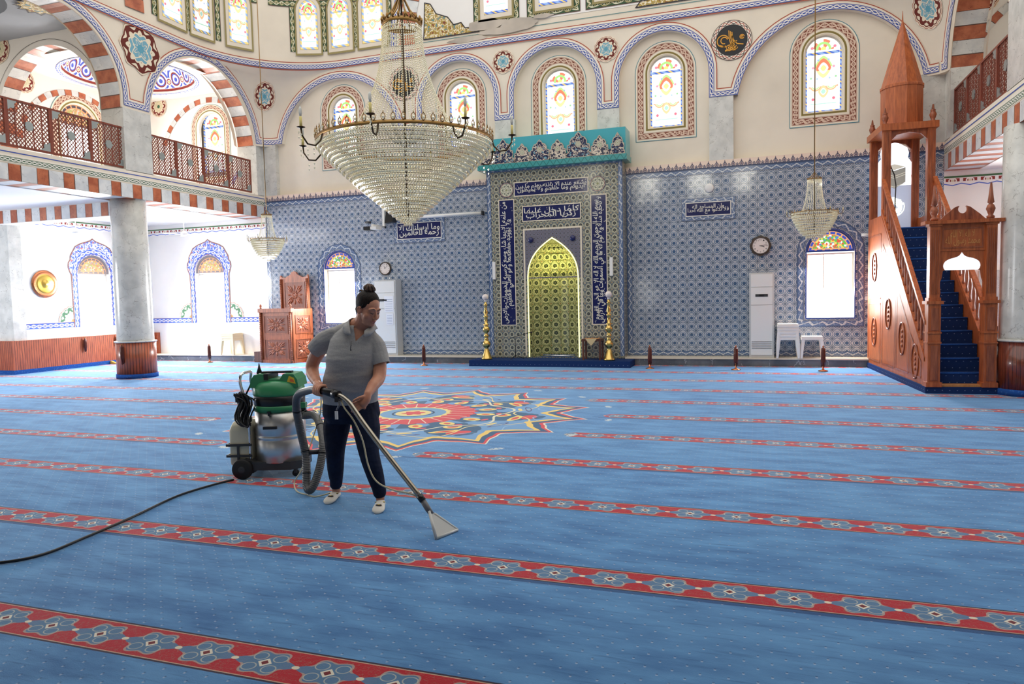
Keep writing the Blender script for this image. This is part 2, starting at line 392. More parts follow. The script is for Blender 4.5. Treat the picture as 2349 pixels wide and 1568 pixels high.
c = g.layers(g.mix(0., (128, 140, 158), (128, 140, 158)), (r.band(.395, .45), (222, 221, 214)), ((a.abs()+b.abs()).band(.60, .635), (84, 102, 128)), ((r.lt(.395)), (146, 158, 176)), (r.band(.27, .37)*b.lt(.16), md), (r.band(.205, .245), (214, 214, 210)), (r.lt(.205), dk), (r.band(.09, .12), (96, 124, 160)),
    ((a2.abs()*1.2+(b2).abs()).lt(.2), (76, 96, 118)), ((a2.abs()*1.2+(b2).abs()).band(.2, .235), (212, 212, 204)), (gr*.5, (150, 158, 168)))
g.color(c); TILE = g.m
def M_zig(name, bg, fg, fg2):
    g = G(name, .14, .6); u, v = g.uv(); t = u.tri(.2); e = v-.25-t*.5
    g.color(g.layers(g.mix(0., bg, bg), (e.abs().lt(.11), fg), ((v-.75+t*.5).abs().lt(.05), fg2), (v.lt(.07).mx(v.gt(.93)), (60, 76, 106)), (v.band(.07, .1), fg))); return g.m
ZIG = M_zig('zigzag_border_tile', (84, 104, 138), (196, 200, 202), (130, 146, 172))
g = G('cresting_tile', .3, .4); u, v = g.uv(); q = ((u/.172).fr()-.5)*.172; q2 = ((u/.172+.5).fr()-.5)*.172; vz = (v-.1)*.17
def el(a, cz, w_, h): return ((a/w_).pw(2.)+((vz-cz)/h).pw(2.)).sq()
tip = (q.abs()+(vz-.125)*.22).lt(.0)*vz.gt(.07)+(q.abs().lt(.004)*vz.band(.08, .14)); b1 = el(q, .048, .045, .045); b2 = el(q2, .03, .032, .034)
dk_ = (78, 74, 94)
g.color(g.layers(g.mix(0., (238, 214, 194), (238, 214, 194)), (b2.lt(1.), dk_), ((q2.abs()*1.2+(vz-.055).abs()).lt(.022), dk_), (b2.band(.45, .65), (206, 190, 186)), (b1.lt(1.), dk_), ((q.abs()*1.3+(vz-.095).abs()).lt(.028), dk_), (b1.band(.5, .68), (214, 198, 192)), (b1.lt(.2), (190, 140, 130)), (q.abs().lt(.004)*vz.band(.1, .145), dk_), ((q.abs()+(vz-.125).abs()).lt(.012), dk_), (v.lt(.16), (60, 70, 98)))); CREST = g.m
def M_mih(name, bg, iv, dkc, p):
    g = G(name, .14, .6); u, v = g.uv(); a, b = (u/p).fr()-.5, (v/p).fr()-.5; r = (a*a+b*b).sq(); a2, b2 = (u/p+.5).fr()-.5, (v/p+.5).fr()-.5; r2 = (a2*a2+b2*b2).sq()
    th = b.at2(a); tile_bump(g, u, v, p)
    g.color(g.layers(g.mix(0., bg, bg), ((r+(th*6).cos()*.04).band(.25, .36), iv), ((r+(th*3).sin()*.05).band(.4, .45), iv), (r.lt(.2), dkc), ((r+(th*6).cos()*.03).lt(.09), (110, 104, 80)), ((r2*1.).band(.1, .15), iv), (r2.lt(.07), (150, 112, 70)))); return g.m
MTILE = M_mih('mihrab_floral_tile', (88, 98, 104), (196, 190, 158), (58, 62, 66), .155)
NTILE = M_mih('niche_tile', (112, 118, 78), (206, 204, 150), (44, 60, 44), .2)
SPTILE = M_mih('mihrab_spandrel_tile', (100, 100, 114), (128, 124, 134), (84, 84, 100), .09)
NAVY = flat('navy_tile', (24, 32, 84), .12); IVORY = flat('ivory_lettering', (226, 222, 210), .3); TURQ = G('turquoise_glaze', .15).color((70, 168, 178)).m
g = G('teal_molding', .2); u, v = g.uv(); t = u.tri(.16); g.color(g.layers(g.mix(0., (60, 148, 146), (60, 148, 146)), ((v-t).abs().lt(.12), (36, 110, 108)))); TEALM = g.m
ROUNDT = M_medal('ivory_roundel_tile', (150, 150, 110), (214, 210, 184), (210, 206, 180), 6, line=(120, 124, 110))
# wood
def M_wood(name, c1, c2, rough=.42, sc=1., coat=.06, bump=.15):
    g = G(name, rough, coat=coat); t = g.nt.nodes.new('ShaderNodeMapping'); t.inputs['Scale'].default_value = (9*sc, 9*sc, 1.1*sc)
    g.nt.links.new(objvec(g).k, t.inputs[0]); vv = V(g.nt, t.outputs[0]); n = g.noise(vv, 3., 5, .6); g.color(g.ramp(n, c1, c2, .35, .68)); g.bump(n, bump, .004); return g.m
WOOD = M_wood('orange_wood', (196, 106, 56), (150, 74, 36)); WOODD = M_wood('carved_brown_wood', (176, 98, 62), (120, 60, 38), .4); LATW = M_wood('lattice_wood', (140, 66, 46), (104, 46, 32), .5)
WOODK = M_wood('dark_wood', (104, 56, 34), (66, 34, 22)); LIGHTW = M_wood('light_wood', (214, 150, 84), (190, 120, 60))
g = G('wood_lath_cladding', .35, coat=.1); u, v = g.uv(); x = (u/.06).fr(); n = g.noise(g.vec(u*8, v), 3., 4)
g.color(g.mix(x.lt(.17), g.ramp(n, (184, 94, 58), (150, 70, 42), .35, .65), (64, 26, 18))); g.bump(x.lt(.12)*-1, .6, .006); LATH = g.m
g = G('wood_lath_dark', .25, coat=.4); u, v = g.uv(); x = (u/.05).fr(); n = g.noise(g.vec(u*8, v), 3., 4)
g.color(g.mix(x.lt(.1), g.ramp(n, (138, 66, 44), (100, 44, 30), .35, .65), (56, 22, 16))); g.bump(x.lt(.12)*-1, .6, .006); LATHD = g.m
# metals, plastics
def M_metal(name, c, rough=.2): return G(name, rough, metal=1.).color(c).m
BRASS = M_metal('polished_brass', (208, 178, 106), .2); GOLD = M_metal('antique_gold', (150, 118, 72), .4); CHROME = M_metal('chrome', (225, 225, 228), .12); COPPER = M_metal('copper', (190, 120, 84), .25)
BRONZE = M_metal('dark_bronze', (70, 58, 44), .4)
g = G('brushed_steel', .24, metal=1.); x, y, z = g.xyz(); n = g.noise(g.vec(x*1., y*1., z*60), 6., 2); g.color((206, 204, 200)); g.rough(n*.2+.26); STEEL = g.m
BLACKP = flat('black_plastic', (18, 18, 20), .35); DGREY = flat('dark_grey_plastic', (52, 52, 54), .5); GREYH = flat('grey_hose', (104, 104, 106), .42); GREENP = flat('green_plastic', (48, 132, 84), .35)
WPLAST = flat('white_plastic', (232, 230, 224), .4); CPLAST = flat('cream_plastic', (228, 214, 180), .45); RUBBER = flat('black_rubber', (14, 14, 15), .6); CANI = G('canister_plastic', .4).color((216, 206, 176)).m
CRYST = G('crystal', .07, spec=1., metal=.22).color((255, 247, 214)).m
BEAD = flat('amber_beads', (96, 44, 34), .25)
# windows
g = G('overexposed_daylight_pane'); g.color((255, 255, 255)); g.emit((250, 252, 255), 5.0); DAY = g.m
def M_stained(name, hw, zs, bcol, acc, motif=True, k=1.45):
    """uv: u centred metres, v metres above sill; hw half width, zs spring height"""
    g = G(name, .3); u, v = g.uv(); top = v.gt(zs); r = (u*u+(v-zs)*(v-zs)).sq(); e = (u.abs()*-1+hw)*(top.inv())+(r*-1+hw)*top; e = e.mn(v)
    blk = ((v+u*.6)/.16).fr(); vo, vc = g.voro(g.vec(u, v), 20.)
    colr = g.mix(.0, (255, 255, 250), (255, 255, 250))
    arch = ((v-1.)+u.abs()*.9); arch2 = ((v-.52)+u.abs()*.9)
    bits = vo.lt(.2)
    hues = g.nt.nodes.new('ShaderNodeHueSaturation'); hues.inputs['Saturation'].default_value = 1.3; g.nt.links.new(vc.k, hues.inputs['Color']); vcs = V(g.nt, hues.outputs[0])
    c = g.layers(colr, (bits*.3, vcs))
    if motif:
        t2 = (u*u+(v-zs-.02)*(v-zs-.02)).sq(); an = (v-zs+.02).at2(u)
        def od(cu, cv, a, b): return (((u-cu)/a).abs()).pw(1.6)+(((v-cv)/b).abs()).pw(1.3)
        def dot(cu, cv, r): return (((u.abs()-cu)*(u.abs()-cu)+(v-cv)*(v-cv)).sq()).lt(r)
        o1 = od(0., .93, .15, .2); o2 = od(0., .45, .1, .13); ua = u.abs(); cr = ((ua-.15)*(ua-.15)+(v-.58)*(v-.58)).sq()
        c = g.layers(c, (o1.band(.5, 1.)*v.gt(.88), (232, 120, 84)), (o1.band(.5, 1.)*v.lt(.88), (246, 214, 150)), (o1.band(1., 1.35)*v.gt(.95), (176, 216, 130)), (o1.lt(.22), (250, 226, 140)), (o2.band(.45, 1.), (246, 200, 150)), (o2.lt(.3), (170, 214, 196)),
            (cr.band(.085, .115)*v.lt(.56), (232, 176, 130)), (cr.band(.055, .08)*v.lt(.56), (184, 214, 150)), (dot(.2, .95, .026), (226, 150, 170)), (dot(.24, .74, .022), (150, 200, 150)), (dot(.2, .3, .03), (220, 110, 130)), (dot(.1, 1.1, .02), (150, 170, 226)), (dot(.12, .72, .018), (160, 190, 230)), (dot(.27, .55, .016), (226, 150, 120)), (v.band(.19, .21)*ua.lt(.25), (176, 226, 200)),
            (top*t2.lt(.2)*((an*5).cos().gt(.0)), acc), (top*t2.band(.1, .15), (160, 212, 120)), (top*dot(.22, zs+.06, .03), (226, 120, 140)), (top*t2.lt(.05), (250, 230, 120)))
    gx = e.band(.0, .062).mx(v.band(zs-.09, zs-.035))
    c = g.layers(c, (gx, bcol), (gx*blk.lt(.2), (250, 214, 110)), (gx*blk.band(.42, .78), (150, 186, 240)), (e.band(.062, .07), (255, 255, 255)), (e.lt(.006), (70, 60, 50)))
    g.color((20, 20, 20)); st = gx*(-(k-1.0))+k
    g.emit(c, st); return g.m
SG_UP = M_stained('stained_glass_blue_border', .38, 1.3, (72, 110, 214), (232, 120, 90))
SG_DR = M_stained('stained_glass_red_fan', .3, .95, (240, 220, 150), (232, 84, 100))
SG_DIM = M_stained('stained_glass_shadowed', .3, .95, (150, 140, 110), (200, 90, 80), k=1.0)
def M_lunette(name, hw, k, border, orange=False):
    g = G(name, .3); u, v = g.uv(); r = (u*u+v*v).sq(); vo, vc = g.voro(g.vec(u, v), 27.); s = g.nt.nodes.new('ShaderNodeSeparateColor'); g.nt.links.new(vc.k, s.inputs[0]); h = V(g.nt, s.outputs[0]); h2 = V(g.nt, s.outputs[1])
    an = v.at2(u); blk = (an*3.2).fr()
    c = g.layers(g.mix(h.gt(.5), (236, 96, 72), (110, 200, 84)), (h2.gt(.72), (250, 220, 110)), (h2.lt(.16), (250, 250, 245)), (h.lt(.1), (90, 140, 225)))
    if orange: c = g.mix(.55, c, (250, 190, 130))
    ring = r.gt(hw*.76).mx(v.lt(hw*.16))
    c = g.layers(c, (ring, (246, 176, 120)), (r.band(hw*.8, hw*.9)*blk.gt(.25), border), (v.band(hw*.04, hw*.11)*((u/.15).fr().gt(.3)), border), (r.gt(hw*.93).mx(v.lt(hw*.03)), border))
    g.color((20, 20, 20)); g.emit(c, k); return g.m
LUN_W = M_lunette('stained_lunette_bright', .46, 1.0, (60, 84, 190)); LUN_A = M_lunette('stained_lunette_washed', .46, 1.1, (130, 120, 130), True)
LUN_U = M_lunette('stained_lunette_upper', .6, 1.0, (90, 70, 80), True)
# carpet
g = G('blue_prayer_carpet', .92, .15); X, Y, Z = g.xyz()
n1 = g.noise(g.vec(X*.9+Y*.25, Y*2.6), 2.2, 4, .6); n2 = g.noise(g.vec(X*.35, Y*.5), 1., 2)
base = g.ramp(n1, (66, 113, 168), (98, 151, 202), .34, .64); base = g.mix(n2.gt(0.)*(n2-.35)*1.2, base, (108, 160, 204)); n3 = g.noise(g.vec(X*1.4+Y*.9, Y*16.), 2.4, 2); base = g.mix((n3-.56).mx(0.)*2.6, base, (44, 84, 136))
row = (Y/.056).fl(); off = (row*.5).fr(); dx = (X/.115+off).fr()-.5; dy = (Y/.056).fr()-.5
nj = 1
dot1 = (dx.abs()*.115+dy.abs()*.01).lt(.006)*dy.band(-.17, .02); dot2 = (dx.abs()*.115).lt(.0045)*dy.band(.02, .17)
base = g.layers(base, (dot2*.5, (40, 64, 108)), (dot1*.55, (186, 198, 216)))
ys = (Y-2.415)/1.34; k = ys.fl(); s = ys.fr()*1.34; yc = k*1.34+(2.415+.1375)
ddy = yc-8.94; end = ((ddy*ddy)*-1+2.65*2.65).mx(0.).sq(); vv = (s/.275-.5)
free = ((X+4.56).abs()-end-vv*vv*.5).gt(0.).mx(ddy.abs().gt(2.65))
inst = s.lt(.275)*free
fx = (((X+3.363)/.322+.5).fr()-.5)*.322; fy = vv*.275; r = ((fx*.76)*(fx*.76)+fy*fy).sq(); th = fy.at2(fx*.76)
fl = (r-(th*6).cos()*.012).lt(.094); flo = (r-(th*6).cos()*.012).band(.087, .097)
neck = (fy.abs()-.028+((fx.abs()-.161)*.0)).lt(0.)*fx.abs().gt(.09)*((fy.abs()+ (fx.abs()-.161).abs()*-.5).lt(.008))
cd = (((fx.abs()-.161)*.75).pw(2.)+fy*fy).sq().lt(.014)
arcs = (((fx.abs()-.052)*.9).pw(2.)+(fy.abs()-.045).pw(2.)).sq().band(.027, .0325)
dia = (fx.abs()+fy.abs()); nz = g.noise(g.vec(X, Y), 26., 2)
sc = g.layers(g.mix(0., (186, 30, 38), (186, 30, 38)), (nz.band(.5, .53)*.5, (160, 110, 90)), (flo*.8, (176, 170, 158)), (fl*flo.inv(), (92, 126, 160)), (arcs*.7, (200, 198, 182)), (neck, (98, 126, 160)), (cd, (232, 222, 196)), (dia.lt(.036), (232, 224, 204)), (dia.lt(.02), (120, 36, 34)),
    (vv.abs().gt(.455), (60, 44, 60)), (vv.abs().band(.43, .455), (206, 168, 140)))
c = g.mix(inst, base, sc)
seam = s.gt(1.305)*((k*.5).fr().lt(.25)); c = g.mix(seam*.75, c, (30, 58, 112))
# star medallion
px, py = X+4.56, Y-8.94; R = (px*px+py*py).sq(); T = py.at2(px)
def rep(nf, ph=0.): return ((T*(nf/(2*PI))+ph).fr()-.5)*(2*PI/nf)
t16 = (rep(16, .5).abs()*(16/PI)*-1+1); Ro = t16.pw(1.6)*.38+2.1+((T*48).cos()*.015); d = Ro-R
def blob(nf, ph, r0, a, b): 
    q = rep(nf, ph)*R; return ((q/a).pw(2.)+((R-r0)/b).pw(2.)).sq()
nn = g.noise(g.vec(px, py), 3.5, 2)
inn = g.layers(g.mix(0., (112, 156, 202), (112, 156, 202)), ((blob(8, .5, 1.45, .34, .42)+nn*.9-.45).lt(1.), (52, 88, 122)), (blob(8, .5, 1.7, .16, .1).lt(1.), (222, 62, 54)), (blob(8, .42, 1.3, .12, .12).lt(1.), (244, 214, 110)), (blob(8, .42, 1.3, .07, .07).lt(1.), (230, 90, 50)),
    (((R+(T*8).sin()*.2-1.62).abs()).lt(.014), (236, 214, 140)), (((R+(T*16).cos()*.1-1.86).abs()).lt(.01), (150, 184, 214)), (blob(16, .12, 1.22, .15, .1).lt(1.), (46, 80, 116)), (blob(16, .12, 1.22, .07, .04).lt(1.), (226, 90, 90)), (blob(24, .3, 1.04, .06, .07).lt(1.), (120, 160, 204)), (blob(8, .6, 1.55, .2, .07).lt(1.), (244, 214, 110)), (blob(8, .6, 1.55, .12, .035).lt(1.), (222, 62, 54)),
    (blob(16, 0., 1.98, .085, .075).lt(1.), (236, 200, 190)), (blob(16, 0., 1.98, .07, .06).lt(1.)*((T*96).cos().gt(-.6)), (214, 56, 56)), (blob(8, 0., 1.62, .2, .045).band(.7, 1.), (90, 70, 110)), (blob(8, 0., 1.5, .1, .03).lt(1.), (244, 214, 110)),
    ((R-.98+nn*.16).band(-.08, .26)*((T*16).cos().gt(-.3)), (52, 88, 122)), (blob(16, .25, 1.05, .09, .13).lt(1.), (244, 214, 110)), (blob(16, .25, 1.05, .04, .06).lt(1.), (230, 90, 50)), ((R+(T*8).cos()*.1-1.32).abs().lt(.018), (236, 226, 190)),
    ((R+(T*12).cos().abs()*.06).lt(.92), (222, 60, 52)), ((rep(24).abs()*R).lt(.008)*R.lt(.86), (240, 220, 190)), ((R+(T*12).cos().abs()*.05).lt(.56), (240, 214, 130)), (R.lt(.46), (116, 158, 196)), (R.band(.27, .3), (40, 60, 90)), (R.lt(.25), (240, 214, 130)), ((R+(T*6).cos()*.03).lt(.14), (222, 60, 52)), ((R*60).sin().gt(.8)*R.band(.5, .5), (0, 0, 0)))
med = g.layers(inn, (d.lt(.3), (244, 206, 100)), (d.lt(.2), (52, 86, 122)), (d.lt(.085), (220, 54, 52)), (d.lt(.03), (232, 222, 196)), (d.lt(.0), base))
wst = (blob(16, .5, 2.76, .1, .055)+(nz-.5).abs()*4.).lt(1.); inmed = R.lt(2.6)
c = g.mix(inmed, c, med); c = g.mix(wst*.8, c, (214, 220, 214))
g.color(c); g.bump(g.noise(g.vec(X, Y), 160., 2)+n1*2., .3, .006); g.b.inputs['Sheen Weight'].default_value = .32; g.b.inputs['Sheen Tint'].default_value = (.62, .82, 1, 1); g.b.inputs['Sheen Roughness'].default_value = .4; CARPET = g.m
g = G('navy_dotted_carpet', .9, .1); u, v = g.uv(); dx = (u/.1+((v/.1).fl()*.5).fr()).fr()-.5; dy = (v/.1).fr()-.5
g.color(g.layers(g.mix(0., (30, 52, 98), (30, 52, 98)), (dx.abs().lt(.055)*dy.abs().lt(.055), (130, 144, 176)))); NCARP = g.m
g = G('blue_edging_carpet', .9, .1); u, v = g.uv(); g.color(g.mix(g.noise(g.vec(u, v), 30.).gt(.6), (36, 78, 148), (60, 104, 168))); BCARP = g.m
BW = G('rear_window_daylight').color((250, 250, 250)).emit((255, 252, 240), 2.).m
BWU = G('rear_upper_daylight').color((250, 250, 250)).emit((255, 250, 232), 9.).m
BACKP = M_paint('rear_dimming_grey', (150, 146, 140))  # dull grey chosen to cut light bouncing off the unseen rear
REARW = [(-7.6, 6.3), (-5.1, 6.3), (-2.6, 6.3), (-.6, 6.3), (-9.2, 1.0), (-5.2, .9)]
# ------------------------------------------------------------------ wall mappings
def dd(z):
    if z < 5.6: return .3
    if z < 7.52: return max(.36, 2.4-math.sqrt(max(0, 2.05**2-(max(z, 5.5)-5.5)**2)))
    return min(2.6, 2.32+(z-7.5)*2.8)
def S_q(x, z, o=0.):
    """qibla wall surface, o metres out of the wall; corners turn into pendentives above the piers"""
    for cx, sg in ((XL, 1), (XR, -1)):
        u = (x-cx)*sg; d = dd(z)
        if u < d and z > 5.79:
            a = (1-u/d)*PI/4; r = d-o; return (cx+sg*(d-r*math.sin(a)), WY-d+r*math.cos(a), z)
    return (x, WY-o, z)
def S_l(y, z, o=0.):
    u = WY-y; d = dd(z)
    if u < d and z > 5.79:
        a = (1-u/d)*PI/4; r = d-o; return (XL+d-r*math.cos(a), WY-d+r*math.sin(a), z)
    return (XL+o, y, z)
def S_r(y, z, o=0.):
    u = WY-y; d = dd(z)
    if u < d and z > 5.79:
        a = (1-u/d)*PI/4; r = d-o; return (XR-d+r*math.cos(a), WY-d+r*math.sin(a), z)
    return (XR-o, y, z)
def off(S, o): return lambda a, b: S(a, b, o)
def disc_on(mb, S, cx, cz, r, m, o=.012, n=40, wav=0., k=8, star=0.):
    N = n; c = []
    for j in range(N+1):
        t = 2*PI*j/N; q = 1+wav*abs(math.cos(t*k/1.))
        if star: q = 1-star*abs(((t*k/(2*PI)) % 1)-.5)*2*0+ (star*(abs(((t*k/(2*PI)) % 1)-.5)*2)-star)
        c.append((math.cos(t)*q, math.sin(t)*q))
    for ring in range(4):
        a, b = ring/4, (ring+1)/4
        for j in range(N):
            P = [(c[j][0]*a, c[j][1]*a), (c[j][0]*b, c[j][1]*b), (c[j+1][0]*b, c[j+1][1]*b), (c[j+1][0]*a, c[j+1][1]*a)]
            if ring == 0: P = P[1:] if False else [P[0], P[1], P[2]]
            mb.face([S(cx+p[0]*r, cz+p[1]*r, o) for p in P], m, [p for p in P])
# ------------------------------------------------------------------ floor and platforms
mb = MB(); N = 1
mb.face([(-22, -3, 0), (12, -3, 0), (12, 17.2, 0), (-22, 17.2, 0)], CARPET, [(0, 0)]*4); mb.build('floor', kind='structure')
mx_a, mx_b = -6.06, -2.82
mb = MB()
for x0, x1 in ((XOL, -12.62), (-11.2, mx_a), (mx_b, XR+.2)): mb.box((x0, 16.0, 0), (x1, WY, .145), DMARBLE); mb.box((x0, 15.975, .145), (x1, WY, .175), NOSING)
mb.box((-12.7, WY-.02, 0), (-11.1, WY, .175), DMARBLE); mb.build('trim_1', kind='structure')
# ------------------------------------------------------------------ qibla wall
A0 = dict(A=(-10.25, 1.78, 5.52), B=(-6.91, .96, 6.37), C=(-4.46, 1.0, 6.35), D=(-1.975, .98, 6.37), E=(1.36, 1.78, 5.52))
def opening(c, r, zs, zb=5.8, n=30):
    """open path right leg -> over -> left leg"""
    return [(c+r, zb)]*(zb < zs)+arc(c, zs, r, 0 if zb < zs else math.asin(min(1, (zb-zs)/r)), PI-(0 if zb < zs else math.asin(min(1, (zb-zs)/r))), n)+[(c-r, zb)]*(zb < zs)
WUP = [(-10.2, 'A'), (-6.87, 'B'), (-4.4, 'C'), (-1.94, 'D'), (1.31, 'E')]
REC = .13
wq = MB()
# lower tiled wall with three window openings
LW = [(-10.4, .46, 1.0, 2.42), (1.44, .46, 1.0, 2.38)]
lower = [(XL, .17), (XR, .17), (XR, 4.42), (XL, 4.42)]
wholes = [[(c-hw, z0), (c+hw, z0), (c+hw, zs)]+arc(c, zs, hw, 0, PI, 20)[1:-1]+[(c-hw, zs)] for c, hw, z0, zs in LW]
wq.poly([lower]+wholes+[[(-5.1, .2), (-3.84, .2), (-3.84, 3.0), (-5.1, 3.0)]], TILE, off(S_q, .0))
for wl in wholes: wq.wallring(wl, NOSING, off(S_q, 0), off(S_q, -.22))
for x0, x1 in ((XL, -6.06), (-2.82, XR)):
    wq.ribbon([(x0, 4.16), (x1, 4.16)], 0, .12, ZIG, off(S_q, .006)); wq.ribbon([(x0, 4.28), (x1, 4.28)], 0, .17, CREST, off(S_q, .006))
    wq.ribbon([(x0, .19), (x1, .19)], 0, .1, ZIG, off(S_q, .006))
for x in (XL+.12, -6.08, -2.7): wq.ribbon([(x, .29), (x, 4.16)], 0, .12, ZIG, off(S_q, .005))
for (c, hw, z0, zs), wl in zip(LW, wholes):
    p = [(c+hw, z0)]+[(c+hw, zs)]+arc(c, zs, hw, 0, PI, 20)[1:-1]+[(c-hw, zs), (c-hw, z0)]
    wq.ribbon(wl, 0, -.022, flat('blue_edge_tile', (54, 76, 150), .2), off(S_q, .008), closed=True)
    wq.ribbon(wl, -.05, -.19, ZIG, off(S_q, .007), closed=True)
# upper recessed wall under the arches, with round headed window holes
ups = [archloop(c, .38, 5.3, 6.5) for c, _ in WUP]
wq.poly([[(XL+.3, 4.42), (XR-.3, 4.42), (XR-.3, 7.5), (XL+.3, 7.5)]]+ups, CREAM, lambda x, z: (x, WY+REC, z))
for u_ in ups:
    wq.wallring(u_, CREAM, lambda x, z: (x, WY+REC, z), lambda x, z: (x, WY+REC+.18, z))
    wq.ribbon(u_, 0, -.29, WFRAME, lambda x, z: (x, WY+REC-.008, z), closed=True)
wq.box((XL, WY, 4.415), (XR, WY+REC, 4.42), NOSING)
# piers
PB = 5.8
for x0, x1 in ((XL, XL+.42), (-8.4, -7.87), (-5.95, -5.46), (-3.46, -2.955), (-.995, -.49), (XR-.42, XR)):
    wq.box((x0, WY-.004, 4.44), (x1, WY+REC, PB), MARBLE)
# spandrel plate
path = []
for k_ in 'EDCBA':
    c, r, zs = A0[k_]; path += opening(c, r, zs, PB)
xr = [(XR-dd(z), z) for z in [5.8+i*.08 for i in range(22)]]+[(XR-2.4, 7.54)]
xl = [(XL+dd(z), z) for z in [5.8+i*.08 for i in range(22)]]+[(XL+2.4, 7.54)]
outer = xl[::-1]+path[::-1]
# build top polygon (counter-clockwise): arches along the bottom, straight top
topz = 7.62
poly = [(XL+2.6, topz), (XL+2.45, 7.54)]+xl[::-1][1:]+path[::-1]+xr+[(XR-2.6, topz)]
wq.poly([poly], CREAM, off(S_q, 0))
for k_ in 'ABCDE':
    c, r, zs = A0[k_]; o_ = opening(c, r, zs, PB)
    wq.wallring(o_, CREAM, off(S_q, 0), lambda x, z: (x, WY+REC, z), closed=False, smooth=False)
# painted rope band along the arches and over the pier heads
band = []
order = 'EDCBA'
full = [(XR-.03, PB)]
for k_ in order: full += opening(*A0[k_], PB)
full += [(XL+.03, PB)]
wq.ribbon(full, 0, -.18, ROPE, off(S_q, .012), sub=3)
# pendentives
def pend(mb, S, c0, sg):
    zs = [5.8+i*.08 for i in range(22)]+[7.54, 7.56, 7.62]; zs = sorted(zs); rows = []
    for z in zs:
        d = dd(z); rows.append([S(c0+sg*d*j/8, z) for j in range(9)])
    mb.grid(rows, CREAM)
pend(wq, lambda x, z: S_q(x, z), XL, 1); pend(wq, lambda x, z: S_q(x, z), XR, -1)
# drum zone above the blue string course
def drum(mb, S, c0, c1, n, z1=10.2):
    mb.grid([[S(c0+(c1-c0)*j/n, z) for j in range(n+1)] for z in (7.62, 7.8, 8.5, z1)], CREAM)
drum(wq, S_q, XL, XR, 96)
xs = [XL+(XR-XL)*i/90 for i in range(91)]
wq.ribbon([(x, 7.57) for x in xs], 0, .17, ROPE, lambda x, z: S_q(x, z, .03)); wq.ribbon([(x, 7.54) for x in xs], 0, .02, flat('red_line', (176, 86, 62)), lambda x, z: S_q(x, z, .03))
wq.ribbon([(x, 7.86) for x in xs if -8.4 < x < -.6], 0, .014, flat('teal_line', (90, 140, 140)), lambda x, z: S_q(x, z, .012))
DAMP = M_paint('damp_stain', (204, 192, 176), .35)
for di, (cx, cz, w_, h_) in enumerate(((-6.1, 8.06, .5, .13), (-5.3, 7.98, .45, .12), (-6.6, 7.78, .5, .07), (-5.6, 7.86, .7, .08), (-4.7, 8.05, .25, .05))):
    lp = [(cx+w_*(1+.12*math.sin(a*3+cx*9))*math.cos(a), cz+h_*(1+.3*math.sin(a*5+cx*5)*abs(math.cos(a)))*math.sin(a)) for a in [2*PI*i/30 for i in range(30)]]
    wq.poly([lp], DAMP, lambda x, z: S_q(x, z, .034+.003*di))
# medallions
for x, z, r, m, wv in ((-5.703, 7.15, .27, MED_T, .05), (-3.236, 7.12, .28, MED_T, .05), (XL+.08, 7.0, .34, MED_T, .03), (XR-.12, 6.98, .36, MED_T, .03)):
    disc_on(wq, S_q, x, z, r, m, .014, 48, wv, 4)
for x, z in ((-8.34, 6.95), (-.524, 6.95)):
    disc_on(wq, S_q, x, z, .42, ROUNDEL, .014, 48)
def flourish(mb, S, cx, cz, s, o=.022):
    R_ = lambda pts, w: mb.ribbon([(cx+a*s, cz+b*s) for a, b in pts], -w*s/2, w*s/2, GOLDP, lambda x, z: S(x, z, o))
    R_(arc(-.42, -.0, .3, .3, 5.2, 18), .05); R_(arc(-.36, .02, .17, .2, 5.0, 14), .05)
    for i in range(3): R_([(-.12+i*.08, .52-i*.05), (-.1+i*.08, .1), (.0+i*.08, -.3)], .045)
    R_([(.0, .3), (.12, .0), (.3, -.22), (.62, -.28)], .05); R_([(-.6, -.2), (-.3, -.32), (.0, -.2), (.3, -.05)], .05)
    for i in range(5): R_(arc(-.05+i*.07, -.38+(i % 2)*.1, .1, 2.6, 6.2, 8), .04)
    R_([(-.3, -.5), (0, -.42), (.25, -.5)], .05); R_(arc(.55, .12, .11, 0, 5.8, 12), .035); R_(arc(.55, .12, .05, 0, 5.8, 8), .04)
flourish(wq, S_q, -.53, 6.95, .4); flourish(wq, S_q, -8.34, 6.95, .4)
put_text(wq, '\u0645\u062D\u0645\u062F', GOLDP, lambda x, z: S_q(x, z, .024), -.66, 6.72, -.44, 6.84); 
# tympanum ornaments high on the central arch
for cx, sg in ((-7.25, 1), (-1.6, -1)):
    pts = [(cx-sg*.5, 7.93), (cx+sg*.95, 7.93), (cx+sg*.85, 8.05), (cx+sg*.6, 8.06), (cx+sg*.5, 8.2), (cx+sg*.3, 8.18), (cx+sg*.15, 8.38), (cx-sg*.15, 8.5), (cx-sg*.3, 8.75), (cx-sg*.45, 8.8)]
    wq.poly([pts], GFAN, lambda x, z: S_q(x, z, .014)); wq.ribbon(pts, -.012, .012, flat('black_line', (40, 30, 34)), lambda x, z: S_q(x, z, .018), closed=True)
wq.poly([arc(-4.45, 8.0, 3.75, 0, PI, 30)], WHITEP, lambda x, z: S_q(x, z, .008))
wq.ribbon(arc(-4.45, 7.86, 3.55, 0, PI, 40), -.4, 0, VOUS, lambda x, z: S_q(x, z, .02)); wq.ribbon(arc(-4.45, 7.86, 3.55, 0, PI, 40), -.66, -.4, ROPE, lambda x, z: S_q(x, z, .02))
def square_frame(mb, S, cx, z0, hw, h):
    for (o0, o1, mm) in ((0, .06, flat('olive_line', (150, 136, 84))), (.08, .24, GSCROLL)):
        lp = [(cx-hw, z0), (cx+hw, z0), (cx+hw, z0+h), (cx-hw, z0+h)]; mb.ribbon(lp, -o0, -o1, mm, lambda x, z: S(x, z, .016), closed=True)
for cx in (-5.85, -4.45, -3.05): square_frame(wq, S_q, cx, 8.28, .34 if cx < -5 else .4, 1.7)
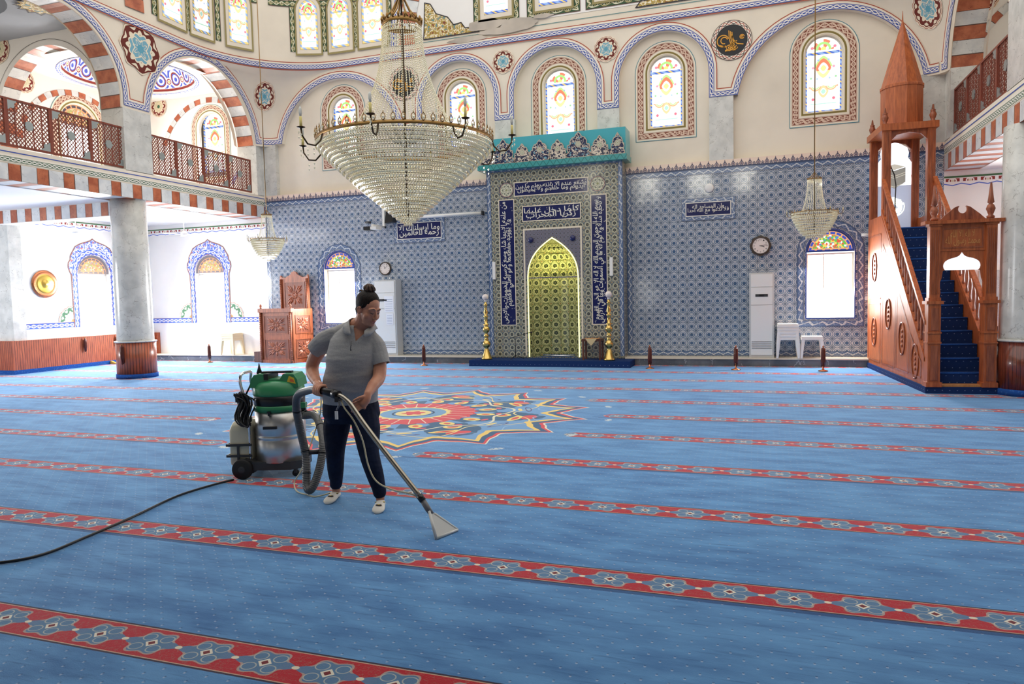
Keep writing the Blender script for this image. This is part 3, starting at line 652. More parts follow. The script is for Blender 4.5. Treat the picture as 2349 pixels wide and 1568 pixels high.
# green pilaster ornaments between the drum windows of both corners
def drum_orn(mb, S, xs, top=True):
    for x in xs: mb.ribbon([(x, 8.0), (x, 9.5)], -.09, .09, GSCROLL, lambda a, b: S(a, b, .014))
DQ = [-11.19, -10.13, -9.15]; drum_orn(wq, S_q, [-11.72, -10.68, -9.65, -8.7]); 
wq.ribbon([(XL+.2+i*.15, 9.12) for i in range(27)], 0, .16, GSCROLL, lambda a, b: S_q(a, b, .016))
wq.ribbon([(XL+.2+i*.15, 9.32) for i in range(27)], 0, .3, flat('deep_blue_paint', (40, 60, 150)), lambda a, b: S_q(a, b, .016))
for cx_, sg_, S2 in ((XL, 1, S_l), (XR, -1, S_r)):
    d_ = dd(5.8); f_ = [S_q(cx_+sg_*d_*(1-j/6), 5.8) for j in range(7)]+[S2(WY-d_*j/6, 5.8) for j in range(1, 7)]
    for dz in (0, -.04): wq.face([(p[0], p[1], 5.8+dz) for p in f_]+[(cx_-sg_*.02, WY-d_, 5.8+dz), (cx_-sg_*.02, WY+.02, 5.8+dz), (cx_+sg_*d_, WY+.02, 5.8+dz)], CREAM)
    wq.grid([[(p[0], p[1], z) for p in f_] for z in (5.76, 5.8)], CREAM)
W_Q = wq.build('wall_qibla', kind='structure')
# ------------------------------------------------------------------ windows of the qibla wall
wn = [0]
def window(mat, loop, mp, u0, v0, frame=None, bars=None, label=None):
    wn[0] += 1; mb = MB(); b = len(mb.v); mb.v += [tuple(mp(*p, 0)) for p in loop]
    for t in tessellate_polygon([[Vector((p[0], p[1], 0)) for p in loop]]): mb.raw([b+i for i in t], mat, [(loop[i][0]-u0, loop[i][1]-v0) for i in t])
    o = mb.build('window_%d' % wn[0], kind='structure')
    if frame:
        fm = MB(); fm.wallring(loop, frame, lambda a, b: mp(a, b, .0), lambda a, b: mp(a, b, .035))
        fm.ribbon(loop, 0, .035, frame, lambda a, b: mp(a, b, .035), closed=True); fm.build('window_frame', o)
    if bars:
        bm_ = MB()
        for (a0, b0, a1, b1) in bars: bm_.ribbon([(a0, b0), (a1, b1)], -.012, .012, frame or WPLAST, lambda a, b: mp(a, b, .02))
        bm_.build('glazing_bar', o)
    return o
for (c, _), lp in zip(WUP, ups): window(SG_UP, lp, lambda x, z, o: (x, WY+REC+.16-o, z), c, 5.3, flat('white_window_frame', (236, 232, 224)))
WF = flat('white_window_frame', (236, 232, 224))
for i, (c, hw, z0, zs) in enumerate(LW):
    window(DAY, [(c-hw, z0), (c+hw, z0), (c+hw, zs-.02), (c-hw, zs-.02)], lambda x, z, o: (x, WY+.2-o, z), c, z0, WF, [(c-.12, z0, c-.12, zs-.02)])
    window(LUN_W, arc(c, zs, hw, 0, PI, 20), lambda x, z, o: (x, WY+.06-o, z), c, zs, flat('blue_edge_tile', (54, 76, 150), .2))
def dwin(S, c, mat, z0=8.05, hw=.3, h=.95):
    lp = archloop(c, hw, z0, z0+h-.0)
    lp = [(p[0], p[1]) for p in lp]
    o = window(mat, lp, lambda a, b, o: S(a, b, .03+o*.3), c, z0, None)
    f = MB(); f.ribbon(lp, 0, -.1, M_paint('cream_reveal', (236, 224, 204)), lambda a, b: S(a, b, .028), closed=True, sub=1); f.ribbon(lp, -.1, -.15, flat('olive_line', (150, 136, 84)), lambda a, b: S(a, b, .034), closed=True); f.build('window_frame', o)
for c in DQ: dwin(S_q, c, SG_DR)
dwin(S_q, -5.85, SG_UP, 8.28, .3, .9); dwin(S_q, -4.45, SG_UP, 8.28, .34, 1.0); dwin(S_q, -3.05, SG_UP, 8.28, .34, 1.0)
# ------------------------------------------------------------------ left arcade wall
def arcade(name, S, X0, out, arches, sign, y0):
    """wall plane at X0 with arches open to the gallery, X0+out is its back"""
    mb = MB(); zt = 7.62
    pr_ = [(WY-dd(z), z) for z in [5.8+i*.08 for i in range(22)]]+[(WY-2.4, 7.54)]
    path = []
    for c, r, zs in arches: path += opening(c, r, zs, 5.76)
    po = [(y0, zt), (y0, 5.76)]+path[::-1]+pr_+[(WY-2.6, zt)]
    mb.poly([po], CREAM, lambda y, z: (X0, y, z)); mb.poly([po], CREAM, lambda y, z: (X0+out, y, z))
    for c, r, zs in arches:
        o_ = opening(c, r, zs, 5.76); mb.wallring(o_, VOUS, lambda y, z: (X0+out*.06, y, z), lambda y, z: (X0+out*.94, y, z), closed=False)
        mb.wallring(o_, CREAM, lambda y, z: (X0, y, z), lambda y, z: (X0+out*.06, y, z), closed=False)
    full = [(WY-.03, 5.76)]
    for c, r, zs in arches: full += [(p[0], p[1]) for p in opening(c, r, zs, 5.76)]
    full += [(y0, 5.76)]
    mb.ribbon(full, -.05, -.23, ROPE, lambda y, z: S(y, z, .012), sub=3)
    mb.grid([[S(y0+(WY-y0)*j/110, z) for j in range(111)] for z in (7.62, 7.8, 8.5, 10.2)], CREAM)
    pz = sorted([5.8+i*.08 for i in range(22)]+[7.54, 7.56, 7.62]); mb.grid([[S(WY-dd(z)*j/8, z) for j in range(9)] for z in pz], CREAM)
    ys = [y0+(WY-y0)*j/110 for j in range(111)]
    mb.ribbon([(y, 7.57) for y in ys], 0, .17, ROPE, lambda a, b: S(a, b, .03)); mb.ribbon([(y, 7.54) for y in ys], 0, .02, flat('red_line', (176, 86, 62)), lambda a, b: S(a, b, .03))
    return mb
ARL = [(14.38, 1.74, 5.7), (10.42, 1.46, 5.99), (7.0, 1.46, 5.99)]
ml = arcade('wall_left', S_l, XL, -.6, ARL, 1, -2.)
disc_on(ml, lambda y, z, o: S_l(y, z, o), 12.45, 7.12, .56, MED_S, .014, 64, star=.16, k=8)
drum_orn(ml, S_l, [15.95, 14.98, 13.92, 12.9])
ml.ribbon([(12.2+i*.15, 9.12) for i in range(28)], 0, .16, GSCROLL, lambda a, b: S_l(a, b, .016)); ml.ribbon([(12.2+i*.15, 9.32) for i in range(28)], 0, .3, flat('deep_blue_paint', (40, 60, 150)), lambda a, b: S_l(a, b, .016))
ml.ribbon(arc(8.2, 7.9, 3.9, 0, PI, 40), -.5, 0, VOUS, lambda y, z: S_l(y, z, .02))
# piers with marble facing and the beam
for y0, y1 in ((11.9, 12.63), (8.47, 8.95), (WY-.26, WY)):
    ml.box((XL-.6, y0, 4.45), (XL, y1, 5.76), MARBLE)
def beam(mb, X0, s, y0, y1):
    """s=+1: face towards +x"""
    bx = lambda a, b, z0, z1, m: mb.box((min(X0+a*s, X0+b*s), y0, z0), (max(X0+a*s, X0+b*s), y1, z1), m)
    bx(-.6, 0, 3.88, 4.46, CREAM)
    F = lambda y, z: (X0+.006*s, y, z)
    mb.ribbon([(y0, 3.88), (y1, 3.88)], 0, .29, BEAMS, F); mb.ribbon([(y0, 4.19), (y1, 4.19)], 0, .14, GROPE, F); mb.ribbon([(y0, 4.37), (y1, 4.37)], 0, .018, flat('blue_line', (52, 78, 160)), F)
    mb.ribbon([(y0, 3.875), (y1, 3.875)], 0, .003, flat('grey_line', (90, 84, 80)), F)
    N_ = 60
    mb.face([(X0-.6*s, y0, 3.876), (X0, y0, 3.876), (X0, y1, 3.876), (X0-.6*s, y1, 3.876)], BEAMS, [(y0, 0), (y0, 1), (y1, 1), (y1, 0)])
beam(ml, XL, 1, -2., WY)
ml.build('wall_left', kind='structure')
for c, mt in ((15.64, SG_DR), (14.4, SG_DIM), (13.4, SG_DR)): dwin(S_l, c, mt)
# ------------------------------------------------------------------ right arcade
ARR = [(14.4, 1.74, 5.7), (10.4, 1.46, 5.99), (5., 2.1, 5.5)]
mr = arcade('wall_right', S_r, XR, .6, ARR, -1, -2.)
for y0, y1 in ((11.87, 12.65), (8.5, 8.92), (WY-.42, WY)): mr.box((XR, y0, 4.45), (XR+.6, y1, 5.76), MARBLE)
beam(mr, XR, -1, -2., WY)
mr.build('wall_right', kind='structure')
# ------------------------------------------------------------------ aisles: outer walls, slabs, vaults
def flower_half(mb, S, cx, cz, r, a0, a1, m): 
    n = 16
    for j in range(n):
        t0, t1 = a0+(a1-a0)*j/n, a0+(a1-a0)*(j+1)/n
        for q0, q1 in ((0, .5), (.5, 1)):
            P = [(math.cos(t)*q, math.sin(t)*q) for t, q in ((t0, q0), (t0, q1), (t1, q1), (t1, q0))]
            mb.face([S(cx+p[0]*r, cz+p[1]*r, .01) for p in P], m, P)
def ogee(cx, hw, z0, zt):
    """lobed frame outline, from bottom right over the point to bottom left"""
    h = zt-z0; R = []
    for x, z in ((1, 0), (1, .58), (1.06, .62), (1.12, .67), (1.1, .72), (1.02, .75), (1.0, .8), (.86, .86), (.78, .9), (.56, .935), (.34, .955), (.12, .975), (0, 1)): R.append((cx+x*hw, z0+z*h))
    return R+[(2*cx-p[0], p[1]) for p in R[::-1][1:]]
def aisle_window(mb, S, c, z0=1.05, hw=.5, zs=2.45):
    hole = [(c-hw, z0), (c+hw, z0), (c+hw, zs)]+arc(c, zs, hw, 0, PI, 20)[1:-1]+[(c-hw, zs)]
    og = ogee(c, .68, z0-.0, 3.38)
    # frame = outline minus hole, as a poly with hole
    return hole, og
def endwall(mb, x0, x1, wins, S, zc=3.62):
    pass
al = MB()
Sq2 = lambda x, z, o=0.: (x, WY-o, z); So = lambda y, z, o=0.: (XOL+o, y, z)
aw1 = aisle_window(al, Sq2, -14.62); aw2 = aisle_window(al, So, 14.62)
ue = archloop(-14.34, .46, 5.1, 6.42); uo = archloop(14.45, .56, 5.0, 6.32)
we_ = MB()
we_.poly([[(XOL, .17), (XL, .17), (XL, 9), (XOL, 9)], aw1[0], ue], WHITEP, lambda x, z: (x, WY, z))
we_.wallring(aw1[0], WHITEP, off(Sq2, 0), off(Sq2, -.2)); we_.wallring(ue, WHITEP, off(Sq2, 0), off(Sq2, -.2))
def painted_frame(mb, S, c, z0=1.05):
    hole = aisle_window(mb, S, c, z0)[0]; og = ogee(c, .68, z0, 3.38)
    # scroll ribbon following the opening plus lobed head
    p = [(c+.5, z0), (c+.5, 2.45)]+arc(c, 2.45, .5, 0, PI, 20)[1:-1]+[(c-.5, 2.45), (c-.5, z0)]
    hd = [q for q in og if q[1] > 2.3]
    mb.poly([[(c-.5, 2.3), (c+.5, 2.3), (c+.68, 2.3)]+hd+[(c-.68, 2.3)][:1]] if False else [[(c+.68, z0)]+[q for q in og if q[1] > z0+.01]+[(c-.68, z0), (c-.5, z0), (c-.5, 2.45)]+arc(c, 2.45, .5, PI, 0, 20)[1:-1]+[(c+.5, 2.45), (c+.5, z0)]], BLUEH, lambda a, b: S(a, b, .006))
    mb.ribbon(og, -.012, .012, flat('brown_line', (140, 84, 70)), lambda a, b: S(a, b, .01))
    mb.ribbon(p, -.16, -.02, BSCROLL, lambda a, b: S(a, b, .012) if b < 2.46 else S(a, b, .012))
g = G('blue_arabesque', .6); u, v = g.uv(); n = g.noise(g.vec(u, v), 7.5, 1.); n2 = g.noise(g.vec(u+3, v), 12., 1.)
g.color(g.layers(g.mix(0., (74, 104, 200), (74, 104, 200)), (n.band(.44, .52), (238, 238, 242)), (n2.band(.47, .52), (238, 238, 242)), (n2.gt(.66), (196, 120, 110)))); BLUEH = g.m
painted_frame(we_, Sq2, -14.62)
for x0, x1 in ((XOL, -15.3), (-13.94, XL)): we_.ribbon([(x0, 1.05), (x1, 1.05)], 0, .14, BSCROLL, off(Sq2, .008))
flower_half(we_, Sq2, -15.32, 1.2, .42, PI/2, PI, MED_Q); flower_half(we_, Sq2, -13.92, 1.2, .42, 0, PI/2, MED_Q)
we_.ribbon([(XOL, 3.55), (XL, 3.55)], 0, .2, CBORDER, off(Sq2, .008))
we_.ribbon(arc(-14.4, 5.55, 1.72, 0, PI, 30), 0, .14, VOUS_S, off(Sq2, .012)); we_.ribbon(ue, 0, -.2, WFRAME, off(Sq2, .01), closed=True)
disc_on(we_, Sq2, -16.1, 7.2, .28, MED_G, .012, 40, .05, 4)
we_.ribbon(arc(-13.35, 4.85, .3, 0, PI, 12), -.05, .05, BSCROLL, off(Sq2, .012))
we_.build('wall_aisle_left_end', kind='structure')
wo = MB()
wo.poly([[(12.3, 0), (WY, 0), (WY, 9), (12.3, 9)], aw2[0], uo], WHITEP, lambda y, z: (XOL, y, z))
wo.wallring(aw2[0], WHITEP, off(So, 0), off(So, -.2)); wo.wallring(uo, WHITEP, off(So, 0), off(So, -.2))
painted_frame(wo, So, 14.62)
for y0, y1 in ((12.3, 13.94), (15.3, WY)): wo.ribbon([(y1, 1.05), (y0, 1.05)] if False else [(y0, 1.05), (y1, 1.05)], 0, .14, BSCROLL, off(So, .008))
flower_half(wo, So, 13.92, 1.2, .42, PI/2, PI, MED_Q); flower_half(wo, So, 15.32, 1.2, .42, 0, PI/2, MED_Q)
wo.ribbon([(12.3, 3.6), (WY, 3.6)], 0, .2, CBORDER, off(So, .008))
wo.ribbon(arc(14.45, 5.45, 1.75, 0, PI, 30), 0, .14, VOUS_S, off(So, .012)); wo.ribbon(uo, 0, -.3, WFRAME, off(So, .01), closed=True)
wo.box((XOL-2.2, 12.28, 0), (XOL+.06, 12.6, 3.88), MARBLE); wo.box((XOL-2.2, 12.28, 3.88), (XOL, 12.6, 9), WHITEP)
wo.box((-20, 2., 0), (-19.8, 12.3, 9), WHITEP)
wo.build('wall_outer_left', kind='structure')
window(DAY, [(-15.12, 1.05), (-14.12, 1.05), (-14.12, 2.43), (-15.12, 2.43)], lambda x, z, o: (x, WY+.18-o, z), 0, 0, WF)
window(LUN_A, arc(-14.62, 2.45, .5, 0, PI, 20), lambda x, z, o: (x, WY+.05-o, z), -14.62, 2.45)
for cx, cz in REARW: window(BWU if cz > 3 else BW, archloop(cx, .42, cz, cz+1.2), lambda x, z, o: (x, -3.19+o, z), cx, cz, WF, [(cx, cz, cx, cz+1.6), (cx-.42, cz+.6, cx+.42, cz+.6), (cx-.42, cz+1.2, cx+.42, cz+1.2)])
window(DAY, [(7.4, 1.1), (9.0, 1.1), (9.0, 2.7), (7.4, 2.7)], lambda y, z, o: (-19.78+o, y, z), 0, 0, WF)  # invented unseen pane, added with its lamp to brighten the left aisle
window(DAY, [(14.12, 1.05), (15.12, 1.05), (15.12, 2.43), (14.12, 2.43)], lambda y, z, o: (XOL-.18+o, y, z), 0, 0, WF)
window(LUN_A, arc(14.62, 2.45, .5, 0, PI, 20), lambda y, z, o: (XOL-.05+o, y, z), 14.62, 2.45)
window(SG_UP, ue, lambda x, z, o: (x, WY+.16-o, z), -14.34, 5.25, WF)
window(DAY, [(14.05, 5.0), (14.85, 5.0), (14.85, 6.25), (14.05, 6.25)], lambda y, z, o: (XOL-.16+o, y, z), 0, 0, WF)
window(LUN_U, arc(14.45, 6.3, .56, 0, PI, 20), lambda y, z, o: (XOL-.06+o, y, z), 14.45, 6.3)
# wooden cladding at the foot of the left aisle wall
pl = MB(); ph = .78
pl.box((XOL-2.2, 12.2, .1), (XOL+.1, 12.3, ph), LATH); pl.box((XOL, 12.3, .1), (XOL+.1, WY, ph), LATH)
pl.box((XOL-2.2, 12.19, ph), (XOL+.11, 12.3, ph+.025), LATH); pl.box((XOL, 12.3, ph), (XOL+.11, WY, ph+.02), LATH)
pl.box((XOL+.1, WY-.1, .17), (XOL+.35, WY, ph), LATH)
pl.box((XOL-2.2, 12.185, 0), (XOL+.115, 12.3, .1), BCARP); pl.box((XOL, 12.3, 0), (XOL+.115, 15.98, .1), BCARP)
pl.build('baseboard_left', kind='structure')
# slabs / ceilings of the aisles, plus the unseen rear slab
sl = MB()
for x0, x1 in ((XOL-3.2, XL-.6), (XR+.6, XOR+.2)):
    sl.box((x0, -2, 3.86), (x1, WY, 4.4), WHITEP)
sl.box((XOL-3.2, -3.2, 3.86), (XOR+.2, 3.0, 4.4), BACKP); sl.build('ceiling_under_galleries', kind='structure')  # unseen rear gallery slab, brought forward to shade the near carpet
bk = MB(); bk.box((XOL-3.2, -3.4, 0), (XOR+.2, -3.2, 10.2), BACKP); bk.build('wall_back_added', kind='structure')  # unseen wall, added to block sky light from behind the camera
tb = MB()
tb.box((XOL, 12.1, 3.55), (XL-.6, 12.5, 3.87), WHITEP); tb.ribbon([(XOL, 3.56), (XL-.6, 3.56)], 0, .29, BEAMS2, lambda x, z: (x, 12.094, z))
tb.box((XR+.6, 12.1, 3.55), (XOR, 12.5, 3.87), WHITEP); tb.build('trim_2', kind='structure')
# gallery vaults: transverse arch with striped soffit, domed ceiling
gv = MB()
tr = [(c, r, zs) for c, r, zs in [(-15.02, 1.55, 5.85)]]
for y in (12.1, 7.3):
    c, r, zs = tr[0]; o_ = opening(c, r, zs, 4.4)
    po = [(XOL, 8.2), (XOL, 4.4)]+o_[::-1]+[(XL-.6, 4.4), (XL-.6, 8.2)]
    for yy in (y, y+.42): gv.poly([po], WHITEP, lambda x, z: (x, yy, z))
    gv.wallring(o_, VOUS, lambda x, z: (x, y, z), lambda x, z: (x, y+.42, z), closed=False)
    gv.ribbon(o_, -.13, -.12, flat('grey_line', (90, 84, 80)), lambda x, z: (x, y-.01, z))
    disc_on(gv, lambda x, z, o: (x, y-o, z), -16.4, 7.5, .32, MED_G, .012, 40, .05, 4); disc_on(gv, lambda x, z, o: (x, y-o, z), -13.55, 7.5, .32, MED_G, .012, 40, .05, 4)
disc_on(gv, lambda y, z, o: (XOL+o, y, z), 12.95, 7.1, .3, MED_G, .012, 40, .05, 4); disc_on(gv, lambda y, z, o: (XOL+o, y, z), 15.9, 7.2, .3, MED_G, .012, 40, .05, 4)
def dome_bay(mb, cx, cy, hx, hy, z=7.5, r=1.5, m=WHITEP, ring=True):
    # flat soffit with a round hole and a shallow dome above
    mb.poly([[(cx-hx, cy-hy), (cx+hx, cy-hy), (cx+hx, cy+hy), (cx-hx, cy+hy)], arc(cx, cy, r, 0, 2*PI, 36)[:-1]], m, lambda a, b: (a, b, z))
    rows = [[(cx+r*math.cos(q)*math.cos(2*PI*j/36), cy+r*math.cos(q)*math.sin(2*PI*j/36), z+r*.75*math.sin(q)) for j in range(36)] for q in [0, .12, .35, .6, .9, 1.2, 1.5]]
    mb.grid(rows, m, True, True)
    if ring:
        rr = [[(cx+(r*math.cos(q)-.015)*math.cos(2*PI*j/36), cy+(r*math.cos(q)-.015)*math.sin(2*PI*j/36), z+r*.75*math.sin(q)) for j in range(36)] for q in (.04, .3, .62)]
        mb.grid(rr, DRING, True, True, lambda i, j: (2*PI*r*j/36, i/2))
        mb.grid([[(cx+rq*math.cos(2*PI*j/36), cy+rq*math.sin(2*PI*j/36), z-.01) for j in range(36)] for rq in (r+.02, r+.1)], BSCROLL, True, False, lambda i, j: (2*PI*r*j/36, i))
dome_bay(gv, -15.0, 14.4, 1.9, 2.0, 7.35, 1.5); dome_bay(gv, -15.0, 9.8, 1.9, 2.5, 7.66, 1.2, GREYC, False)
gs = [(-13.75+q*math.cos(t), 11.0+q*math.sin(t)) for t, q in [(2*PI*i/24, .4 if i % 2 else .3) for i in range(24)]]
gv.poly([gs], GFAN, lambda a, b: (a, b, 7.64)); gv.ribbon(gs, -.03, .0, flat('black_line', (40, 30, 34)), lambda a, b: (a, b, 7.63), closed=True)
gv.build('ceiling_gallery_left', kind='structure')
# right aisle shell
ra = MB(); Sr2 = lambda x, z, o=0.: (x, WY-o, z)
rh = [(4.9, 1.05), (5.9, 1.05), (5.9, 2.45)]+arc(5.4, 2.45, .5, 0, PI, 20)[1:-1]+[(4.9, 2.45)]
ra.poly([[(XR, 0), (XOR, 0), (XOR, 9), (XR, 9)], rh], WHITEP, lambda x, z: (x, WY, z)); ra.box((XOR, -2, 0), (XOR+.2, WY, 9), WHITEP)
ra.ribbon([(XR, 3.55), (XOR, 3.55)], 0, .22, CBORDER, off(Sr2, .008)); ra.ribbon(arc(5.6, 5.55, 1.8, 0, PI, 30), 0, .14, VOUS_S, off(Sr2, .012)); disc_on(ra, Sr2, 4.1, 7.15, .3, MED_G, .012, 40, .05, 4)
ra.box((XR+.62, WY-.06, 1.0), (XR+1.05, WY, 1.9), MARBLE); 
ra.box((XR+.6, WY-.08, 0), (XOR, WY, .8), LATH)
ra.build('wall_outer_right', kind='structure')
window(DAY, [(4.9, 1.05), (5.9, 1.05), (5.9, 2.43), (4.9, 2.43)], lambda x, z, o: (x, WY+.18-o, z), 0, 0, WF)
rv = MB(); dome_bay(rv, 5.6, 14.4, 1.9, 2.0, 7.9, 1.5); rv.build('ceiling_gallery_right', kind='structure')
# ------------------------------------------------------------------ mihrab
Mf = lambda x, z, o=0.: (x, 16.0-o, z)
mx0, mx1, mcx = -6.05, -2.83, -4.47
mih = thing('mihrab', 'tall tiled prayer niche wall with turquoise crown and yellow-lit arch', 'mihrab', (0, 0, 0))
NZ = .6
def niche_w(z):
    if z <= 2.05: return 1.
    t = min(1, (z-2.05)/.87); return max(0.0, (1-t**2.6)*.9+.1*(1-t))
side = [(mcx+NZ*niche_w(.17+(2.92-.17)*i/40), .17+(2.92-.17)*i/40) for i in range(41)]
nloop = side+[(2*mcx-p[0], p[1]) for p in side[::-1][1:]]
b = MB(); b.poly([[(mx0, .15), (mx1, .15), (mx1, 4.62), (mx0, 4.62)], nloop], MTILE, off(Mf, 0))
for x in (mx0, mx1): b.face([(x, 16.0, .15), (x, 16.4, .15), (x, 16.4, 4.62), (x, 16.0, 4.62)], MTILE, [(0, 0), (.4, 0), (.4, 4.5), (0, 4.5)])
b.ribbon([(mx0, .2), (mx0, 4.6), (mx1, 4.6), (mx1, .2)], -.1, 0, ZIG, off(Mf, .006))
b.poly([[(mcx-.72, 2.0), (mcx+.72, 2.0), (mcx+.72, 3.12), (mcx-.72, 3.12)], [p for p in nloop if p[1] > 2.02]], SPTILE, off(Mf, .005))
b.ribbon([(mcx+.68, .2), (mcx+.68, 3.14), (mcx-.68, 3.14), (mcx-.68, .2)], -.02, .02, NOSING, off(Mf, .008))
b.build('tiled_front', mih)
n_ = MB(); plan = [(1, 0), (.93, .28), (.7, .62), (.36, .9), (0, 1), (-.36, .9), (-.7, .62), (-.93, .28), (-1, 0)]
zs = [.15+i*.19 for i in range(11)]+[2.12, 2.13, 2.27, 2.28, 2.42, 2.43, 2.57, 2.58, 2.7, 2.71, 2.82, 2.9]
rows = []
for i, z in enumerate(zs):
    w_ = max(.02, niche_w(z)); zz = z; dpt = .62*(w_**.8)
    if z > 2.1 and i % 2: dpt *= .9
    rows.append([(mcx+NZ*w_*px*(1 if z < 2.1 else (1. if abs(px) == 1 else .97)), 16.0+dpt*py, zz) for px, py in plan])
n_.grid(rows, NTILE, False, False, lambda i, j: (j*.2, zs[min(i, len(zs)-1)])); n_.build('niche', mih, 'gilded looking floral niche lit yellow')
LEDY = G('yellow_led_strip').color((255, 250, 160)).emit((255, 250, 150), 2.6).m
l = MB(); l.ribbon(nloop[::-1], -.012, .012, LEDY, off(Mf, .02)); l.build('led_strip', mih, 'glowing pale yellow light strip around the niche')
l = MB()
for px in (-.42, .42): l.box((mcx+px-.008, 16.0+.5, .2), (mcx+px+.008, 16.0+.51, 2.15), LEDY)
l.build('led_strip', mih)
lp_ = bpy.data.lights.new('niche_lamp', 'POINT'); lp_.energy = 11; lp_.color = (1, .9, .35); lp_.shadow_soft_size = .06; lo_ = bpy.data.objects.new('niche_lamp', lp_); lo_.location = (mcx, 16.2, 2.3); COL.objects.link(lo_)
pad = [(-.0, '')]
def panel(x0, z0, x1, z1, txt, rot=False, r=.05):
    p = MB(); lp = [(x0, z0), (x1, z0), (x1, z1), (x0, z1)]
    p.slab([lp], NAVY, lambda a, c, o: Mf(a, c, o), 0, .012); p.ribbon(lp, -.022, 0, NOSING, off(Mf, .016), closed=True)
    put_text(p, txt, IVORY, lambda a, c: Mf(a, c, .018), x0+.025, z0+.03, x1-.025, z1-.03, rot=rot)
    rnd = random.Random(int(x0*100))
    for i in range(int((x1-x0)*(z1-z0)*70)):
        a, c, an, ln = rnd.uniform(x0+.03, x1-.03), rnd.uniform(z0+.03, z1-.03), rnd.uniform(.2, 1.2), rnd.choice((.012, .02, .045)); p.ribbon([(a, c), (a+ln*math.cos(an)*.5, c+ln*math.sin(an)*.5), (a+ln*math.cos(an+.5), c+ln*math.sin(an+.5))], -.004, .004, IVORY, off(Mf, .0175))
    return p.build('calligraphy_panel', mih, 'navy tile panel with ivory script')
panel(-5.35, 3.93, -3.62, 4.22, '\u064A\u0634\u0641\u0639 \u0639\u0646\u062F\u0647 \u0627\u0644\u0627 \u0628\u0627\u0630\u0646\u0647 \u064A\u0639\u0644\u0645 \u0645\u0627 \u0628\u064A\u0646\n\u0627\u064A\u062F\u064A\u0647\u0645 \u0648\u0645\u0627 \u062E\u0644\u0641\u0647\u0645 \u0648\u0644\u0627 \u064A\u062D\u064A\u0637\u0648\u0646')
panel(-5.16, 3.34, -3.8, 3.66, '\u0643\u0644\u0645\u0627 \u062F\u062E\u0644 \u0639\u0644\u064A\u0647\u0627\n\u0632\u0643\u0631\u064A\u0627 \u0627\u0644\u0645\u062D\u0631\u0627\u0628')
panel(-3.54, .93, -3.21, 3.82, '\u0628\u0633\u0645 \u0627\u0644\u0644\u0647 \u0627\u0644\u0631\u062D\u0645\u0646 \u0627\u0644\u0631\u062D\u064A\u0645 \u0627\u0644\u0644\u0647 \u0644\u0627 \u0627\u0644\u0647 \u0627\u0644\u0627 \u0647\u0648 \u0627\u0644\u062D\u064A \u0627\u0644\u0642\u064A\u0648\u0645\n\u0644\u0627 \u062A\u0627\u062E\u0630\u0647 \u0633\u0646\u0629 \u0648\u0644\u0627 \u0646\u0648\u0645 \u0644\u0647 \u0645\u0627 \u0641\u064A \u0627\u0644\u0633\u0645\u0648\u0627\u062A \u0648\u0645\u0627 \u0641\u064A \u0627\u0644\u0627\u0631\u0636', True)
panel(-5.74, .93, -5.39, 3.84, '\u0645\u0646 \u0639\u0644\u0645\u0647 \u0627\u0644\u0627 \u0628\u0645\u0627 \u0634\u0627\u0621 \u0648\u0633\u0639 \u0643\u0631\u0633\u064A\u0647 \u0627\u0644\u0633\u0645\u0648\u0627\u062A \u0648\u0627\u0644\u0627\u0631\u0636\n\u0648\u0644\u0627 \u064A\u0624\u0648\u062F\u0647 \u062D\u0641\u0638\u0647\u0645\u0627 \u0648\u0647\u0648 \u0627\u0644\u0639\u0644\u064A \u0627\u0644\u0639\u0638\u064A\u0645', True)
for x in (-5.555, -3.39):
    p = MB(); disc_on(p, Mf, x, 4.075, .165, ROUNDT, .01, 32); p.ribbon(arc(x, 4.075, .165, 0, 2*PI, 32), 0, -.012, NAVY, off(Mf, .014)); p.build('roundel_tile', mih, 'ivory round floral tile')
def lobed(cx, z0, w_, h):
    pts = [(1, 0), (.96, .12), (.78, .2), (.9, .34), (.86, .48), (.62, .52), (.66, .64), (.5, .78), (.26, .82), (.14, .93), (0, 1)]
    R = [(cx+p[0]*w_/2, z0+p[1]*h) for p in pts]; return R+[(2*cx-p[0], p[1]) for p in R[::-1][1:]]
g = G('navy_floral_relief', .15, .6); u, v = g.uv(); n = g.noise(g.vec(u, v), 9., 2.); n2 = g.noise(g.vec(u+5, v), 16., 1.)
g.color(g.layers(g.mix(0., (28, 38, 74), (28, 38, 74)), (n.band(.47, .52), (206, 190, 170)), (n2.gt(.62), (110, 160, 175)), (n2.lt(.34), (220, 210, 195)))); NFLO = g.m
g = G('ivory_floral_relief', .15, .6); u, v = g.uv(); n = g.noise(g.vec(u, v), 11., 2.); g.color(g.layers(g.mix(0., (52, 56, 76), (52, 56, 76)), (n.band(.44, .54), (214, 200, 180)))); IFLO = g.m
c_ = MB(); c_.box((-6.17, 15.86, 4.66), (-2.73, 16.42, 5.24), TURQ); c_.build('crown_board', mih, 'turquoise glazed crown board', bevel=.01)
c_ = MB(); c_.box((-6.2, 15.82, 4.54), (-2.7, 16.42, 4.66), TEALM); c_.face([(-6.2, 15.818, 4.54), (-2.7, 15.818, 4.54), (-2.7, 15.818, 4.66), (-6.2, 15.818, 4.66)], TEALM, [(0, 0), (3.5, 0), (3.5, 1), (0, 1)]); c_.build('teal_molding', mih, 'teal zigzag molding')
Mc = lambda x, z, o=0.: (x, 15.86-o, z)
c_ = MB(); c_.box((-6.15, 15.835, 4.66), (-2.75, 15.86, 4.78), NFLO)
